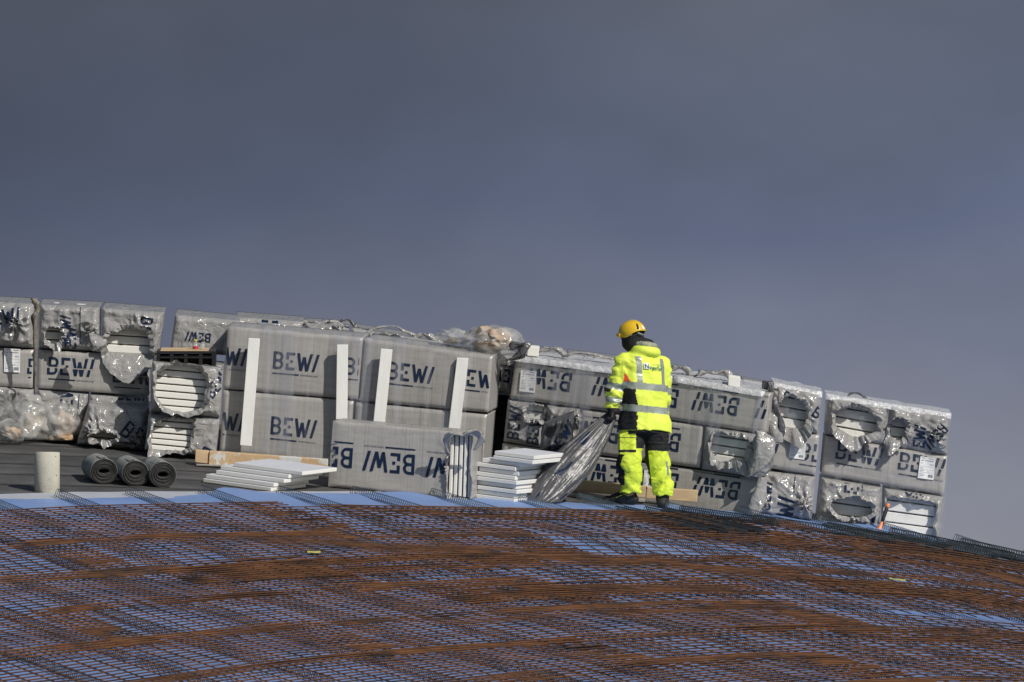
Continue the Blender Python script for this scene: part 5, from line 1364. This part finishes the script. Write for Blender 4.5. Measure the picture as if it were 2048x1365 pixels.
lb.tube([Vector((anL[0]-.14, anL[1]+.005, tL[2]+.06)), Vector((anL[0]-.08, anL[1]-.02, tL[2]+.085))], .004, 5); lb.build('boot_trim', LACE, worker)
lb = MB(); lb.tube([Vector((anR[0]-.06, anR[1]-.045, tR[2]+.125)), Vector((anR[0]-.01, anR[1]-.062, tR[2]+.135)), Vector((anR[0]+.045, anR[1]-.045, tR[2]+.145))], .004, 5); lb.build('boot_trim', LACE, worker)
he = sdf_part('helmet', helmet, (-.36, -.22, 1.50), (.18, .28, 1.88), .005, [HELM])
def on_head(az, zz, w, h, bulge, mat, name, rot=0):
    """small panel on the helmet: az = angle round the head from straight back, towards the right"""
    b = MB(); n = 5; V = []
    for i in range(n+1):
        for j in range(n+1):
            a = az+(i/n-.5)*w; z0 = zz+(j/n-.5)*h+rot*(i/n-.5)
            zz_ = z0-HC[2]-.035; k = math.sqrt(max(0, 1-(zz_/.118)**2))
            r = math.sin(a)*.118*k; f = -math.cos(a)*.143*k-.004
            e = (1+bulge/.12); r *= e; f *= e
            x = r*ch_-f*sh_; y = r*sh_+f*ch_
            V.append((HC[0]+x, HC[1]+y, z0))
    b.add(V, grid(None, n, n)); return b.build(name, mat, he, smooth=True)
on_head(-.62, 1.755, .16, .055, .004, BLK, 'vent_slot', -.0)
on_head(-.08, 1.748, .28, .036, .004, M['paper'], 'helmet_sticker')
on_head(-.35, 1.683, .55, .012, -.004, REF, 'chin_strap', -.02)
on_head(-1.25, 1.668, .35, .010, -.008, REF, 'chin_strap', .01)
sdf_part('balaclava', balaclava, (-.30, -.18, 1.40), (.20, .22, 1.80), .0062, [BLK])
on_h = MB()
sdf_part('hood_lining', innerhood, (-.16, -.2, 1.46), (.20, .2, 1.62), .006, [GRH])
# lettering on the back of the jacket
def back_pt(l, z, e=.0):
    a = float(np.interp(z, zk, ka)); b_ = float(np.interp(z, zk, kb)); l0 = l+.02*(z-1.1); p = 2.5
    # march outwards from inside the coat until the surface is met, so that the letters sit on its folds
    f = -b_*.3
    while f > -.40:
        x, y = L2W(l, f); x += TX; y += TY
        if float(jacket(np.array([x]), np.array([y]), np.array([z]))[0]) > .003: break
        f -= .002
    f -= e; x, y = L2W(l, f); return (x+TX, y+TY, z)
cachep = {}
def bp(l, z, e):
    i, j = l/.02, z/.02; i0, j0 = math.floor(i), math.floor(j); r = Vector((0, 0, 0))
    for a in (0, 1):
        for b_ in (0, 1):
            k = (i0+a, j0+b_)
            if k not in cachep: cachep[k] = Vector(back_pt(k[0]*.02, k[1]*.02))
            r += cachep[k]*((i-i0) if a else 1-(i-i0))*((j-j0) if b_ else 1-(j-j0))
    fx, fy = L2W(0, -e); return Vector((r.x+fx, r.y+fy, r.z))
TEAL = material('teal print', (.01, .12, .16), .5); 
lb = MB(); x0, z0, hgt = -.098, 1.345, .060
def put(polys, ox, oz, s, m, cell=None, sx=1):
    for p in (dice(polys, cell) if cell else polys):
        lb.add([bp(x0+(ox+x*s*sx), z0+oz+y*s-.09*(ox+x*s), .009+(.003 if m == 0 else 0)) for x, y in p], [tuple(range(len(p)))], m)
nw = text_polys('N', .03); ow = text_polys('orgesTak', .022)
put([rect(-.1, -.12, .82, .86)], 0, 0, hgt, 1, .3)
put(nw, 0, 0, hgt, 0); oww = max(x for p in ow for x, y in p); put(ow, hgt*.80, 0, hgt*.80, 0, None, .160/(oww*hgt*.80))
put([rect(0, 0, 2.1, .07)], hgt*1.5, hgt*.80, hgt, 0, .3)
o = lb.build('back_lettering', [TEAL, M['paper']], worker)
